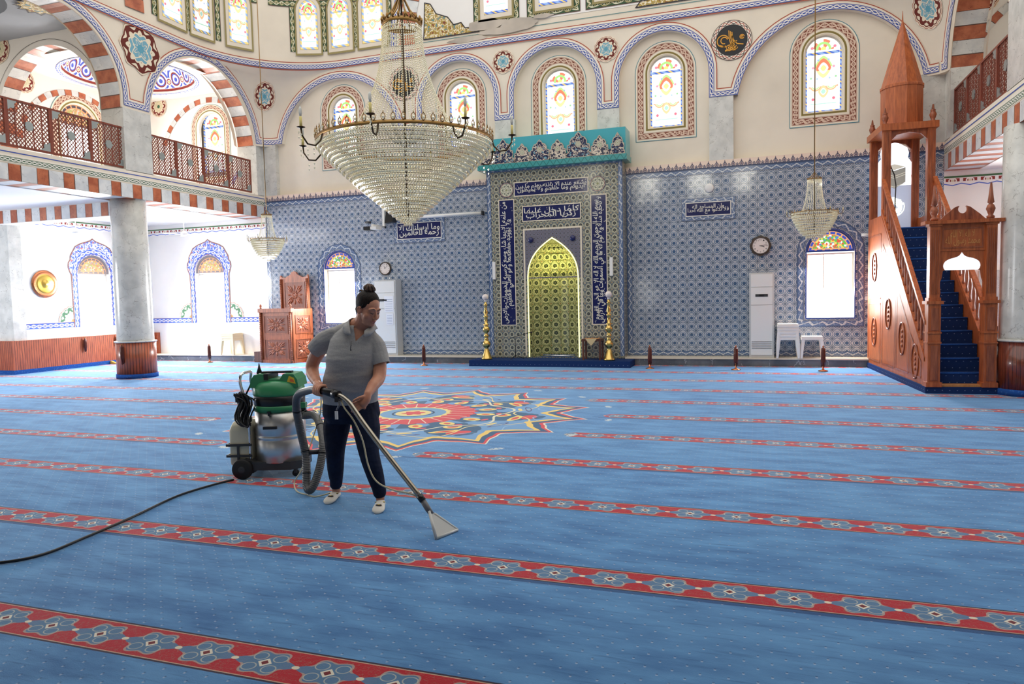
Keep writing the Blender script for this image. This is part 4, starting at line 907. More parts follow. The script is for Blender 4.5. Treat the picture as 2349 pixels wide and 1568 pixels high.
for cx, ww, hh, mm in ((-5.98, .36, .42, IFLO), (-5.56, .52, .56, NFLO), (-5.1, .38, .42, IFLO), (-4.68, .48, .47, NFLO), (-4.26, .4, .44, IFLO), (-3.78, .56, .56, NFLO), (-3.3, .4, .44, IFLO), (-2.9, .3, .46, NFLO)):
    lp = lobed(cx, 4.67, ww, hh-.03); c_.slab([lp], mm, lambda a, c, o: Mc(a, c, o), .0, .03); c_.ribbon(lp, -.018, .0, flat('tan_edge', (186, 168, 148), .3), off(Mc, .036), closed=True)
    disc_on(c_, Mc, cx, 4.67+hh*.5, .07, ROUNDT, .034, 16)
c_.build('palmette_frieze', mih, 'row of navy and ivory palmettes')
for x in (-4.98, -3.98):
    p = MB(); p.ball((x, 15.97, 2.89), .065, NAVY, 14, 9, (1, .6, 1)); p.build('glazed_boss', mih, 'navy glazed round boss')
pf = MB(); pf.box((-6.35, 15.35, 0), (-2.6, 15.97, .14), NCARP); pf.box((-6.04, 15.97, 0), (-2.84, 16.64, .14), NCARP); pf.build('mihrab_platform', None); tag(bpy.data.objects['mihrab_platform'], 'low navy dotted carpet platform in front of the prayer niche', 'platform')
for x, s in ((-5.9, 'left'), (-3.1, 'right')):
    p = MB(); p.box((x-.035, 15.94, 2.01), (x+.035, 15.999, 2.42), WPLAST); o = p.build('wall_speaker', bevel=.008); tag(o, 'slim white wall speaker on the %s side of the prayer niche' % s, 'speaker')
for x0, x1, z0, z1, t, s in ((-1.6, -.45, 3.17, 3.66, '\u0648\u0627\u0646 \u0627\u0644\u0645\u0633\u0627\u062C\u062F \u0644\u0644\u0647\n\u0641\u0644\u0627 \u062A\u062F\u0639\u0648\u0627 \u0645\u0639 \u0627\u0644\u0644\u0647 \u0627\u062D\u062F\u0627', 'right, above the clock'), (-8.75, -7.33, 3.0, 3.6, '\u0648\u0645\u0627 \u0627\u0631\u0633\u0644\u0646\u0627\u0643 \u0627\u0644\u0627\n\u0631\u062D\u0645\u0629 \u0644\u0644\u0639\u0627\u0644\u0645\u064A\u0646', 'left, behind the chandelier tip')):
    p = MB(); lp = [(x0, z0), (x1, z0), (x1, z1), (x0, z1)]; F = lambda a, c, o=0.: (a, WY-o, c)
    p.slab([lp], ZIG, F, .003, .012); p.ribbon(lp, 0, .1, ZIG, off(F, .016), closed=True); ip = [(x0+.11, z0+.11), (x1-.11, z0+.11), (x1-.11, z1-.11), (x0+.11, z1-.11)]
    p.ribbon(ip, -.02, .0, IVORY, off(F, .02), closed=True); o = p.build('tile_plaque'); q = MB(); q.poly([ip], NAVY, off(F, .018)); put_text(q, t, IVORY, off(F, .022), ip[0][0]+.03, ip[0][1]+.03, ip[1][0]-.03, ip[2][1]-.03)
    q.build('script_field', o, 'navy field with ivory script'); tag(o, 'navy script tile plaque on the tiled wall, %s' % s, 'plaque')
# ------------------------------------------------------------------ columns
def column(cx, cy, lab, lath):
    t = thing('column', lab, 'column', (cx, cy, 0))
    MB().lathe([(.37, .8), (.375, .85), (.37, 1.2), (.365, 2.5), (.355, 3.88)], MARBLE, n=48).build('marble_shaft', t)
    MB().lathe([(.405, .09), (.405, .79)], lath, n=48, smooth=True).build('wooden_cladding', t, 'dark red-brown vertical wood laths')
    MB().lathe([(.4, .78), (.425, .785), (.43, .805), (.38, .82)], MARBLE, n=48).build('collar_ring', t)
    MB().lathe([(.42, 0), (.42, .09), (.405, .095)], BCARP, n=48).build('carpet_skirt', t, 'strip of blue carpet')
    return t
column(-13.02, 12.25, 'grey marble column left, under the striped gallery beam', LATH)
column(3.74, 12.3, 'grey marble column at the right edge beside the pulpit', LATHD)
def beads(x, y, z, h, lab, r=.03):
    t = thing('rosary_bundle', lab, 'prayer beads', (x, y, z))
    MB().tube([(0, 0, 0), (0, 0, .03)], .012, GOLD).build('hook', t)
    m = MB()
    for i in range(9):
        a = 2*PI*i/9; m.tube([(0, 0, .0), (r*math.cos(a), r*math.sin(a), -.04), (r*1.1*math.cos(a), r*1.1*math.sin(a), -h*.6), (r*.5*math.cos(a), r*.5*math.sin(a), -h*(.93+.07*math.sin(i*3)))], .008, BEAD, 5)
    m.build('bead_strands', t, 'dark strands of beads', kind='stuff')
beads(-12.96, 11.82, .73, .42, 'dark prayer beads hanging on the left column cladding'); beads(-16.7, 14.1, .75, .36, 'dark prayer beads hanging on the left wall cladding')
beads(-16.7, 15.1, .75, .3, 'prayer beads on the wall cladding just left of the column')
# ------------------------------------------------------------------ gallery balustrades
SILV = M_metal('dull_silver_ornament', (170, 180, 182), .45)
def lattice_panel(wd, h=.86):
    t = thing('lattice_panel', 'x', 'balustrade')
    f = MB(); k = .035
    for a, c in (((0, 0), (wd, k)), ((0, h-k), (wd, h)), ((0, k), (k, h-k)), ((wd-k, k), (wd, h-k))): f.box((-.022, a[0], a[1]), (.022, c[0], c[1]), LATW)
    f.build('frame', t)
    l = MB(); s = .072; b_ = .0085
    def clip(p0, d, L):
        # clip line p0 + t d to inner rectangle
        t0, t1 = -9, 9
        for p, dd_, lo, hi in ((p0[0], d[0], k, wd-k), (p0[1], d[1], k, h-k)):
            a, c = (lo-p)/dd_, (hi-p)/dd_; t0 = max(t0, min(a, c)); t1 = min(t1, max(a, c))
        return (t0, t1) if t1 > t0+.01 else None
    for sg in (1, -1):
        i = -40
        while i < 60:
            p0 = (i*s, 0 if sg > 0 else 0); d = (.66, sg*.75) ; p0 = (i*s, h/2)
            c = clip(p0, d, 3)
            if c:
                A = Vector((0, p0[0]+d[0]*c[0], p0[1]+d[1]*c[0])); B = Vector((0, p0[0]+d[0]*c[1], p0[1]+d[1]*c[1])); n = Vector((0, -d[1], d[0]))*b_; x = Vector((.0025, 0, 0)); o = Vector((.0025*sg, 0, 0))
                q = [A-n+o, B-n+o, B+n+o, A+n+o]; l.face([p+x for p in q], LATW); l.face([p-x for p in q][::-1], LATW)
                l.face([q[0]-x, q[1]-x, q[1]+x, q[0]+x], LATW); l.face([q[3]+x, q[2]+x, q[2]-x, q[3]-x], LATW)
            i += 1
    for j in range(1, 5): l.box((-.006, wd*j/5-.009, k), (.006, wd*j/5+.009, h-k), LATW)
    l.build('lattice_screen', t, 'diagonal wooden lattice')
    for (cy, cz, a0, a1, r) in ((k, h-k, -PI/2, 0, .17), (wd-k, k, PI/2, PI, .17), (wd/2, h/2, 0, 2*PI, .09)):
        m = MB(); N = 18; full = a1-a0 > 3
        lp = [] if full else [(cy, cz)]
        for i in range(N+(0 if full else 1)):
            a = a0+(a1-a0)*i/N; rr = r*(.78+.22*abs(math.cos(a*4))); lp.append((cy+rr*math.cos(a), cz+rr*math.sin(a)))
        m.slab([lp], SILV, lambda u, v, o: (o, u, v), -.02, .02); m.build('metal_ornament', t, 'silvery pierced metal ornament')
    return t
pw = .86
base = lattice_panel(pw); names = []
def place(root, x, y, lab, rz=0., first=False, grp=None):
    r = root if first else dup(root, (x, y, 4.5)); r.location = (x, y, 4.5); r.rotation_euler = (0, 0, rz); r['label'] = lab; r['group'] = grp; return r
ords = ['nearest the corner pier', 'second from the corner pier', 'third from the corner pier', 'touching the marble pier above the column']
for i in range(4): place(base, XL-.08, WY-.42-pw*(i+1)-.0, 'wooden lattice panel, left gallery far bay, '+ords[i], first=i == 0, grp='lattice panels in the left gallery')
ords2 = ['just left of the marble pier', 'second left of the marble pier', 'third left of the marble pier', 'fourth left of the marble pier']
for i in range(4): place(base, XL-.08, 12.0-pw*(i+1), 'wooden lattice panel, left gallery near bay, '+ords2[i], grp='lattice panels in the left gallery')
ords3 = ['behind the pulpit spire', 'second out from the pulpit', 'third out from the pulpit', 'beside the right marble pier']
for i in range(4): place(base, XR+.08, WY-.42-pw*(i+1), 'wooden lattice panel, right gallery, '+ords3[i], grp='lattice panels in the right gallery')
# ------------------------------------------------------------------ minbar
mn_ = thing('minbar', 'tall orange wooden pulpit with carpeted stairs, lit niche and pointed spire', 'pulpit', (2.86, 12.2, 0), .075)
hx = .46
def part(nm, mb, lab=None, parent=mn_, **k): return mb.build(nm, parent, lab, **k)
p = MB(); p.box((-hx-.02, -.04, 0), (hx+.02, 4.0, .1), NCARP); part('carpet_plinth', p, 'navy carpeted plinth')
p = MB(); p.box((-hx+.1, .0, .1), (hx-.1, .14, .135), LIGHTW); part('threshold', p, 'light wooden sill')
st = MB(); N = 13
for i in range(N):
    y0 = .14+i*.215; z1 = .3+i*.2
    st.box((-hx+.06, y0, z1-.2), (hx-.06, 3.9 if i == N-1 else y0+.235, z1), NCARP)
    st.tube([(-hx+.06, y0+.005, z1-.012), (hx-.06, y0+.005, z1-.012)], .016, BCARP, 6)
part('stairs', st, 'navy dotted carpet stairs')
for s in (-1, 1):
    x = s*(hx-.03)
    sd = MB(); tri = [(.1, .1), (3.95, .1), (3.95, 2.95), (2.9, 2.95), (.1, .45)]
    sd.slab([tri], WOOD, lambda a, c, o: (x+o, a, c), -.02, .02); part('side_panel', sd)
    o_ = x+s*.03
    cv = MB(); F = lambda a, c: (o_, a, c)
    for lp in ([(1.0, .2), (1.75, .2), (1.75, 1.6), (1.0, .95)], [(1.85, .2), (2.75, .2), (2.75, 2.4), (1.85, 1.7)], [(2.9, .2), (3.85, .2), (3.85, 1.3), (2.9, 1.3)], [(2.9, 1.4), (3.85, 1.4), (3.85, 2.6), (2.9, 2.6)], [(.3, .2), (.9, .2), (.9, .85), (.3, .45)]):
        cv.ribbon(lp, -.014, .014, WOODD, F, closed=True)
        cx_, cz_ = sum(q[0] for q in lp)/4, sum(q[1] for q in lp)/4
        cv.tube([(o_, cx_+.2*math.cos(a)*.9, cz_+.34*math.sin(a)*.8) for a in [2*PI*i/20 for i in range(20)]], .012, WOODD, 6, closed=True)
        for k in range(4): cv.ball((o_, cx_, cz_-.12+k*.08), .03, WOODD, 8, 5, (.4, 1, 1))
    part('carved_molding', cv, 'carved oval and panel moldings')
    for nm, a, r_ in (('handrail', 1.06, .032), ('lower_rail', .5, .03)):
        m = MB(); A = Vector((x, .1, a)); B = Vector((x, 2.85, a+.92*2.75)); q = Vector((0, 0, r_)); xx = Vector((.035, 0, 0))
        m.face([A-xx-q, B-xx-q, B-xx+q, A-xx+q], WOOD); m.face([A+xx-q, A+xx+q, B+xx+q, B+xx-q], WOOD); m.face([A-xx+q, B-xx+q, B+xx+q, A+xx+q], WOOD); m.face([A-xx-q, A+xx-q, B+xx-q, B-xx-q], WOOD); part(nm, m)
    for i in range(17):
        y = .22+i*.155; z = .5+.92*(y-.1); m = MB(); m.lathe([(.012, 0), (.02, .04), (.012, .1), (.022, .2), (.026, .28), (.012, .38), (.02, .46), (.012, .52)], WOODD, (x, y, z+.02), 8)
        part('baluster', m)
def post(x, y, z0, z1, w_, fl=True, name='post'):
    m = MB(); m.box((x-w_/2, y-w_/2, z0), (x+w_/2, y+w_/2, z1), WOOD)
    m.box((x-w_*.62, y-w_*.62, z1-.03), (x+w_*.62, y+w_*.62, z1), WOOD); m.box((x-w_*.6, y-w_*.6, z0), (x+w_*.6, y+w_*.6, z0+.05), WOOD)
    if fl:
        for k in range(5): m.box((x-w_*.38+k*w_*.19-.006, y-w_/2-.008, z0+.1), (x-w_*.38+k*w_*.19+.006, y-w_/2, z1-.08), WOODD)
    return part(name, m, bevel=.004)
def finial(x, y, z, h=.5):
    m = MB(); m.lathe([(.05, 0), (.055, .03), (.03, .05), (.045, .09), (.062, .14), (.045, .19), (.025, .21), (.045, .23), (.035, .3*h/.5), (.012, .85*h/.5*.55+.05), (.008, h-.03), (.014, h-.02), (.012, h)], WOODD, (x, y, z), 12); part('finial', m)
for s in (-1, 1):
    x = s*(hx-.09); m = MB(); w_ = .17
    m.box((x-w_/2, -.04, .1), (x+w_/2, .13, 1.36), WOOD); m.box((x-w_/2-.03, -.07, 1.34), (x+w_/2+.03, .16, 1.385), WOOD)
    for z in (.75, .9): m.box((x-w_/2-.01, -.055, z), (x+w_/2+.01, .14, z+.025), WOOD)
    m.box((x-w_/2-.02, -.06, .1), (x+w_/2+.02, .15, .17), WOOD)
    for z0, z1 in ((.2, .72), (.95, 1.28)): m.box((x-.05, -.052, z0), (x+.05, -.04, z1), WOODD)
    part('gate_pedestal', m, bevel=.004); post(x, .045, 1.385, 2.52, .14, name='gate_post'); finial(x, .045, 2.58)
gz = MB(); g2 = lambda a, c, o: (a, .045-o, c)
gw = hx-.15
gz.slab([[(-gw, 2.12), (gw, 2.12), (gw, 2.52), (-gw, 2.52)]], WOOD, g2, -.04, .03); gz.ribbon([(-gw+.05, 2.17), (gw-.05, 2.17), (gw-.05, 2.45), (-gw+.05, 2.45)], -.01, .01, WOODD, lambda a, c: g2(a, c, .036), closed=True)
gz.box((-hx-.06, -.07, 2.52), (hx+.06, .16, 2.57), WOOD); part('lintel', gz, bevel=.003)
tx = MB(); put_text(tx, '\u0644\u0627 \u0627\u0644\u0647 \u0627\u0644\u0627 \u0627\u0644\u0644\u0647\n\u0645\u062D\u0645\u062F \u0631\u0633\u0648\u0644 \u0627\u0644\u0644\u0647', LIGHTW, lambda a, c: g2(a, c, .034), -gw+.08, 2.19, gw-.08, 2.43); part('carved_script', tx, 'carved script panel')
ar = MB(); onr = [(.22, 1.84), (.238, 1.865), (.246, 1.9), (.24, 1.935), (.222, 1.965), (.19, 1.99), (.15, 2.008), (.1, 2.02), (.06, 2.034), (.03, 2.055), (0, 2.1)]; on = onr+[(-q[0], q[1]) for q in onr[::-1][1:]]
outl = [(-gw, 2.12), (-gw, 1.36), (-gw+.035, 1.5), (-gw+.02, 1.65), (-gw+.045, 1.72), (-gw+.06, 1.83), (-.22, 1.84)]
ar.slab([outl+[(-q[0], q[1]) for q in onr[1:]]+[(0, 2.12)]], WOOD, g2, -.02, .02)
ar.slab([[(-p_[0], p_[1]) for p_ in outl+[(-q[0], q[1]) for q in onr[1:]]+[(0, 2.12)]]], WOOD, g2, -.02, .02)
part('arch_board', ar)
ACR = G('backlit_white_acrylic', .3).color((240, 245, 250)).emit((225, 242, 255), 1.35).m
ac = MB(); ac.slab([on], ACR, g2, -.008, .008); part('lit_arch_panel', ac, 'onion-shaped glowing white panel')
pd = MB(); cz = 2.8
pl_ = [(-hx+.02, 2.57), (-.3, 2.58), (-.22, 2.66), (-.1, 2.76), (-.05, 2.78)]+[(.062*math.cos(a), 2.73+.062*math.sin(a)) for a in [PI*.75+i*(PI*1.5)/10 for i in range(11)]]+[(.05, 2.78), (.1, 2.76), (.22, 2.66), (.3, 2.58), (hx-.02, 2.57)]
pd.slab([pl_], WOODD, g2, -.02, .02); part('pediment', pd, 'swan-neck carved crest')
# tower
ty0, ty1 = 2.92, 3.92
for y in (ty0, ty1):
    for s in (-1, 1): post(s*(hx-.09), y, .1 if y > 3.5 else 2.6, 4.55, .13, name='tower_post'); finial(s*(hx-.06), y, 4.6, .3)
tp = MB(); tp.box((-hx-.02, ty0-.1, 4.5), (hx+.02, ty1+.1, 4.62), WOOD)
for y in (ty0, ty1): tp.slab([[(-hx+.1, 4.52), (-hx+.1, 4.2), (-.32, 4.3), (-.2, 4.42), (0, 4.46), (.2, 4.42), (.32, 4.3), (hx-.1, 4.2), (hx-.1, 4.52)]], WOODD, lambda a, c, o: (a, y+o, c), -.02, .02)
part('tower_frame', tp, bevel=.004)
sp = MB(); cy = (ty0+ty1)/2; sp.lathe([(.37, 4.62), (.37, 5.38)], WOOD, (0, cy, 0), 12, smooth=False); part('spire_drum', sp)
sp = MB(); sp.lathe([(.385, 5.36), (.385, 5.4), (.36, 5.42), (.24, 5.85), (.12, 6.25), (.05, 6.5), (.015, 6.62), (.004, 6.82)], WOOD, (0, cy, 0), 12, smooth=False); part('spire_cone', sp)
kb = MB(); kp = lambda a, c, o=0.: (a, ty1-.02-o, c)
KL = G('backlit_blue_panel', .3).color((190, 198, 214)).emit((186, 200, 228), .42).m; KW = G('backlit_panel_glow', .3).color((240, 245, 255)).emit((236, 244, 255), 1.5).m
kb.poly([[(-.32, 2.75), (.32, 2.75), (.32, 3.62), (-.32, 3.62)]], KL, off(kp, 0)); part('backlit_panel', kb, 'blue-grey backlit panel')
kb = MB(); hd = [(-.32, 3.6), (.32, 3.6), (.3, 3.8), (.33, 3.92), (.33, 4.02), (.27, 4.12), (.24, 4.15), (.26, 4.25), (.23, 4.35), (.12, 4.42), (.04, 4.46), (0, 4.53)]; hd = hd+[(-q[0], q[1]) for q in hd[::-1][1:-2]]
kb.poly([hd], KW, off(kp, -.004)); part('glowing_arch_panel', kb, 'bright lobed arch panel')
KG = G('kaaba_print', .4).color((150, 150, 142)).emit((170, 170, 160), .35).m; KGL = G('kaaba_print_light', .4).color((200, 198, 184)).emit((215, 212, 196), .55).m
kb = MB()
kb.poly([[(-.2, 3.98), (0, 4.04), (.2, 3.98), (0, 3.92)]], KGL, off(kp, .006)); kb.poly([[(-.2, 3.97), (0, 3.91), (0, 3.56), (-.2, 3.68)]], KG, off(kp, .006)); kb.poly([[(.2, 3.97), (0, 3.91), (0, 3.56), (.2, 3.68)]], KG, off(kp, .006))
for z in (3.87, 3.83, 3.66): kb.ribbon([(-.2, z), (0, z-.07), (.2, z)], -.006, .006, KGL, off(kp, .009))
part('printed_picture', kb, 'grey cube picture with light bands')
KC = G('lit_script', .4).color((250, 250, 220)).emit((250, 252, 225), 2.2).m
kb = MB()
for k in range(7):
    rr = .06+k*.021; kb.ribbon(arc(0, 3.2, rr, k*1.3, k*1.3+5.2, 22), -.005, .005, KC, off(kp, .008))
put_text(kb, '\u0627\u0644\u0644\u0647 \u0627\u0643\u0628\u0631\n\u0628\u0633\u0645 \u0627\u0644\u0644\u0647', KC, off(kp, .008), -.14, 3.06, .14, 3.34, bold=.02); part('script_emblem', kb, 'round glowing script emblem')
mk = thing('microphone', 'black gooseneck microphone at the top of the pulpit stairs', 'microphone', (2.43, 15.1, 2.7))
m = MB(); m.tube([(0, 0, 0), (0, 0, .55), (.01, 0, .8), (-.02, 0, 1.0), (-.07, 0, 1.12)], .01, BLACKP); m.build('gooseneck', mk); m = MB(); m.tube([(-.07, 0, 1.12), (-.1, 0, 1.17)], [.014, .024], BLACKP); m.ball((-.105, 0, 1.175), .026, BLACKP); m.build('capsule', mk)
# ------------------------------------------------------------------ chandeliers
def octa(mb, c, r, h, m):
    x, y, z = c; b = len(mb.v); mb.v += [(x, y, z-h), (x, y, z+h*.7), (x+r, y, z), (x, y+r, z), (x-r, y, z), (x, y-r, z)]
    for i in range(4):
        j = (i+1) % 4; mb.raw([b, b+2+j, b+2+i], m); mb.raw([b+1, b+2+i, b+2+j], m)
def chandelier(lab, loc, R, rim_z, tip_z, crown_z, crown_r, in_r, tiers, arms, top_z, sp, cs, rot=0., grp=None):
    t = thing('chandelier', lab, 'chandelier', (loc[0], loc[1], 0), rot, grp)
    MB().tube([(0, 0, crown_z+.1*R/1.2), (0, 0, top_z)], .012 if R > 1 else .009, BRONZE if R > 1 else GOLD, 6).build('hanging_rod', t)
    MB().tube([(0, 0, tip_z+.1), (0, 0, crown_z+.2*R/1.2)], .016*max(.6, R), BRONZE, 8).build('inner_rod', t)
    k = R/1.2
    f = MB(); f.lathe([(crown_r, .02*k), (crown_r+.012*k, .04*k), (crown_r, .075*k), (crown_r-.01, .08*k)], GOLD, (0, 0, crown_z), 32, caps=False)
    for i in range(20):
        a = 2*PI*i/20; f.ball(((crown_r+.01*k)*math.cos(a), (crown_r+.01*k)*math.sin(a), crown_z+.1*k), .02*k, GOLD, 6, 4, (1, 1, 1.9))
    for i in range(8):
        a = 2*PI*i/8; f.tube([(crown_r*math.cos(a), crown_r*math.sin(a), crown_z+.08*k), (crown_r*.5*math.cos(a), crown_r*.5*math.sin(a), crown_z+.22*k), (.03*k*math.cos(a), .03*k*math.sin(a), crown_z+.42*k)], .012*k, GOLD, 6)
    f.build('top_crown', t, 'gilt crown ring')
    n = 56 if R > 1 else 28
    for i in range(n):
        a = 2*PI*i/n; s = MB(); N = int(46*(1 if R > 1 else .6))
        for j in range(N+1):
            q = j/N; z = crown_z+(rim_z+.06*k-crown_z)*q; r = crown_r+(in_r-crown_r)*(.18*q+.82*q**2.4)
            octa(s, (r*math.cos(a), r*math.sin(a), z), cs*.62, cs*.95, CRYST)
        s.build('crystal_strand', t)
    for i in range(2): 
        s = MB()
        for j in range(int(2*PI*crown_r/(cs*2.0))):
            a = 2*PI*j/int(2*PI*crown_r/(cs*2.0)); octa(s, (crown_r*math.cos(a), crown_r*math.sin(a), crown_z-.03*k-i*.05*k), cs*.8, cs*1.6, CRYST)
        s.build('crystal_tier', t)
    c = MB(); c.lathe([(R, .0), (R+.01*k, .02*k), (R, .045*k), (R-.008, .045*k), (R-.008, .0)], GOLD, (0, 0, rim_z), 72, caps=False)
    N = 62 if R > 1 else 30
    for i in range(N):
        a = 2*PI*i/N; x, y = (R+.005)*math.cos(a), (R+.005)*math.sin(a)
        c.tube([(x+.027*k*math.cos(b_)*-math.sin(a), y+.027*k*math.cos(b_)*math.cos(a), rim_z+.085*k+.042*k*math.sin(b_)) for b_ in [2*PI*u/8 for u in range(8)]], .0045*k+.0015, GOLD, 4, closed=True)
        c.tube([(x, y, rim_z+.125*k), (x, y, rim_z+.16*k)], [.007*k+.002, .001], GOLD, 4)
        octa(c, (x, y, rim_z+.082*k), .02*k, .028*k, CRYST)
    c.build('rim_crown', t, 'gilt rim of pointed ovals')
    for i in range(tiers):
        q = i/(tiers-1); z = rim_z-.03*k-(rim_z-.03*k-tip_z-.02)*q; r = R*(1-q**1.12*.96) if R > 1 else R*math.sqrt(max(.01, 1-q**1.3*.99))
        r = max(r, .03*k); s = MB(); m_ = max(6, int(2*PI*r/sp))
        s.tube([(r*.985*math.cos(2*PI*u/36), r*.985*math.sin(2*PI*u/36), z) for u in range(36)], .004 if R > 1 else .003, BRONZE if R > 1 else GOLD, 4, closed=True)
        for j in range(m_):
            a = 2*PI*(j+.5*(i % 2))/m_; octa(s, (r*math.cos(a), r*math.sin(a), z-cs*1.1), cs*1.02, cs*1.75, CRYST); octa(s, (r*math.cos(a), r*math.sin(a), z+cs*.55), cs*.6, cs*.62, CRYST)
        r2 = r*.93
        for j in range(int(m_*.93)):
            a = 2*PI*(j+.25)/int(m_*.93); octa(s, (r2*math.cos(a), r2*math.sin(a), z-cs*.2), cs*1.05, cs*1.75, CRYST)
        s.build('crystal_tier', t)
    for i in range(arms):
        a = 2*PI*i/arms+.2; d = Vector((math.cos(a), math.sin(a), 0)); P = lambda r, z: d*(r)+Vector((0, 0, z))
        m = MB(); m.tube([P(R, rim_z+.0), P(R+.03*k, rim_z-.09*k), P(R+.1*k, rim_z-.16*k), P(R+.2*k, rim_z-.15*k), P(R+.27*k, rim_z-.05*k), P(R+.28*k, rim_z+.04*k)], .009*k+.002, BRONZE if R > 1 else GOLD, 6)
        m.lathe([(.0, 0), (.05*k, .012*k), (.055*k, .02*k), (.0, .018*k)], BRONZE if R > 1 else GOLD, tuple(P(R+.28*k, rim_z+.03*k)), 10)
        arm = m.build('candle_arm', t)
        m = MB(); m.lathe([(.018*k, 0), (.018*k, .12*k), (.012*k, .13*k)], flat('candle_sleeve', (222, 206, 130), .5), tuple(P(R+.28*k, rim_z+.05*k)), 8); m.build('candle_sleeve', arm)
        m = MB(); m.lathe([(.012*k, 0), (.021*k, .04*k), (.02*k, .09*k), (.008*k, .12*k)], flat('unlit_bulb', (190, 192, 188), .15), tuple(P(R+.28*k, rim_z+.18*k)), 8); m.build('bulb', arm)
        m = MB()
        for r_, z_ in ((.12, -.2), (.2, -.22), (.28, -.04), (.31, -.02)): octa(m, tuple(P(R+r_*k, rim_z+z_*k)), .012*k+.003, .022*k+.004, CRYST); octa(m, tuple(P(R+r_*k, rim_z+(z_-.06)*k)), .01*k+.003, .02*k+.004, CRYST)
        m.build('crystal_drops', arm)
    if R > 1:
        for i in range(6):
            a = 2*PI*i/6+.4; d = Vector((math.cos(a), math.sin(a), 0)); m = MB(); m.tube([d*.1+Vector((0, 0, rim_z+.0)), d*.2+Vector((0, 0, rim_z+.1)), d*.3+Vector((0, 0, rim_z+.27))], [.02, .028, .03], flat('unlit_bulb', (190, 192, 188), .15), 8); m.build('bulb', t)
    return t
chandelier('huge crystal chandelier with tiered cone hanging over the hall centre', (-4.58, 9.0), 1.2, 3.72, 2.62, 5.27, .26, .78, 25, 8, 9.6, .036, .0165)
chandelier('small crystal chandelier hanging at the left edge of the tiled wall', (-10.3, 13.4), .36, 2.98, 2.5, 3.5, .11, .2, 11, 8, 9.6, .03, .011, grp='small crystal chandeliers')
chandelier('small crystal chandelier hanging in front of the right wall window', (.9, 13.1), .36, 2.88, 2.42, 3.42, .11, .2, 11, 8, 9.6, .03, .011, .3, 'small crystal chandeliers')
# ------------------------------------------------------------------ preacher's chair
CARVG = M_wood('carving_ground', (140, 74, 48), (100, 50, 32), .5)
kr = thing('carved_lectern', 'carved brown wooden preaching chair with tall backrest at the tiled wall', 'lectern', (-11.87, 15.63, 0), -.12)
def carved(mb, x0, z0, x1, z1, P, lab=None):
    """framed panel with an eight petal rosette; P(x,z,o)"""
    lp = [(x0, z0), (x1, z0), (x1, z1), (x0, z1)]; mb.poly([lp], CARVG, off(P, .002)); mb.ribbon(lp, -.0, .018, WOODD, off(P, .012), closed=True)
    mb.wallring(lp, WOODD, off(P, 0), off(P, .012))
    cx, cz = (x0+x1)/2, (z0+z1)/2; w_, h = (x1-x0)*.42, (z1-z0)*.42
    def leaf(a, r0, r1, wd, o):
        c, s = math.cos(a), math.sin(a); n = 8; rows = []
        for i in range(n+1):
            t = i/n; r = r0+(r1-r0)*t; ww = wd*math.sin(PI*min(1, t*.9+.05))**.8; rows.append([P(cx+(c*r-s*q*ww)*w_, cz+(s*r+c*q*ww)*h, o*(1-q*q)*math.sin(PI*(t*.9+.05))+.004) for q in (-1, -.5, 0, .5, 1)])
        mb.grid(rows, WOODD)
    for i in range(12): leaf(2*PI*i/12, .08, .42, .075, .018)
    for i in range(4):
        b_ = PI/4+PI/2*i
        for da in (-.22, 0, .22): leaf(b_+da, .4, 1.18 if da == 0 else .95, .1, .022)
        leaf(PI/2*i, .42, .9, .09, .018)
    disc_on(mb, lambda x, z, o: P(x, z, o), cx, cz, .028, WOODD, .022, 12)
kW, kD, kH = .55, .78, 1.4
m = MB(); m.box((-kW, 0, 0), (kW, .04, kH), WOODD); m.box((-kW, 0, 0), (-kW+.04, kD, kH-.1), WOODD); m.box((kW-.04, 0, 0), (kW, kD, kH), WOODD); m.box((-kW, .04, .7), (kW, kD, .74), WOODD); m.box((-kW-.28, .02, 0), (-kW, .6, .28), WOODK); m.build('body', kr)
Pf = lambda x, z, o: (x, -o, z)
for z0, z1 in ((.12, .62), (.76, 1.24)):
    m = MB(); carved(m, -kW+.14, z0, kW-.14, z1, Pf); m.build('carved_panel', kr)
Ps = lambda x, z, o: (kW+o, x, z)
for z0, z1 in ((.12, .62), (.76, 1.24)):
    m = MB(); carved(m, .12, z0, kD-.1, z1, Ps); m.build('carved_panel', kr)
for x in (-kW+.04, kW-.04):
    m = MB(); m.tube([(x, -.02, 0), (x, -.02, 1.34)], .035, WOODD, 8)
    for i in range(26): m.tube([(x+.036*math.cos(a), -.02+.036*math.sin(a), .02+i*.05+a*.01) for a in [PI+.4*j for j in range(8)]], .008, WOODD, 4)
    m.build('twisted_post', kr); m = MB(); m.lathe([(.02, 0), (.03, .02), (.018, .035), (.03, .055), (.032, .08), (.015, .11), (0, .115)], WOODD, (x, .0, kH+.02), 10); m.build('finial', kr)
m = MB(); m.box((-kW-.02, -.05, 1.32), (kW+.02, .06, kH+.02), WOODD); m.box((-kW, -.03, 0), (kW, .0, .08), WOODD); m.build('top_rail', kr)
m = MB(); bw = .49; bk = .7
m.slab([[(-bw, .7), (bw, .7), (bw, 2.26), (bw-.02, 2.3), (bw-.07, 2.25), (.3, 2.23), (.22, 2.27), (.12, 2.31), (.07, 2.38), (0, 2.4), (-.07, 2.38), (-.12, 2.31), (-.22, 2.27), (-.3, 2.23), (-bw+.07, 2.25), (-bw+.02, 2.3), (-bw, 2.26)]], WOODD, lambda x, z, o: (x+.04, bk-o, z), -.03, .02); m.build('backrest', kr)
m = MB(); carved(m, -bw+.15, 1.42, bw-.12, 2.12, lambda x, z, o: (x+.04, bk-.02-o, z)); m.build('carved_panel', kr)
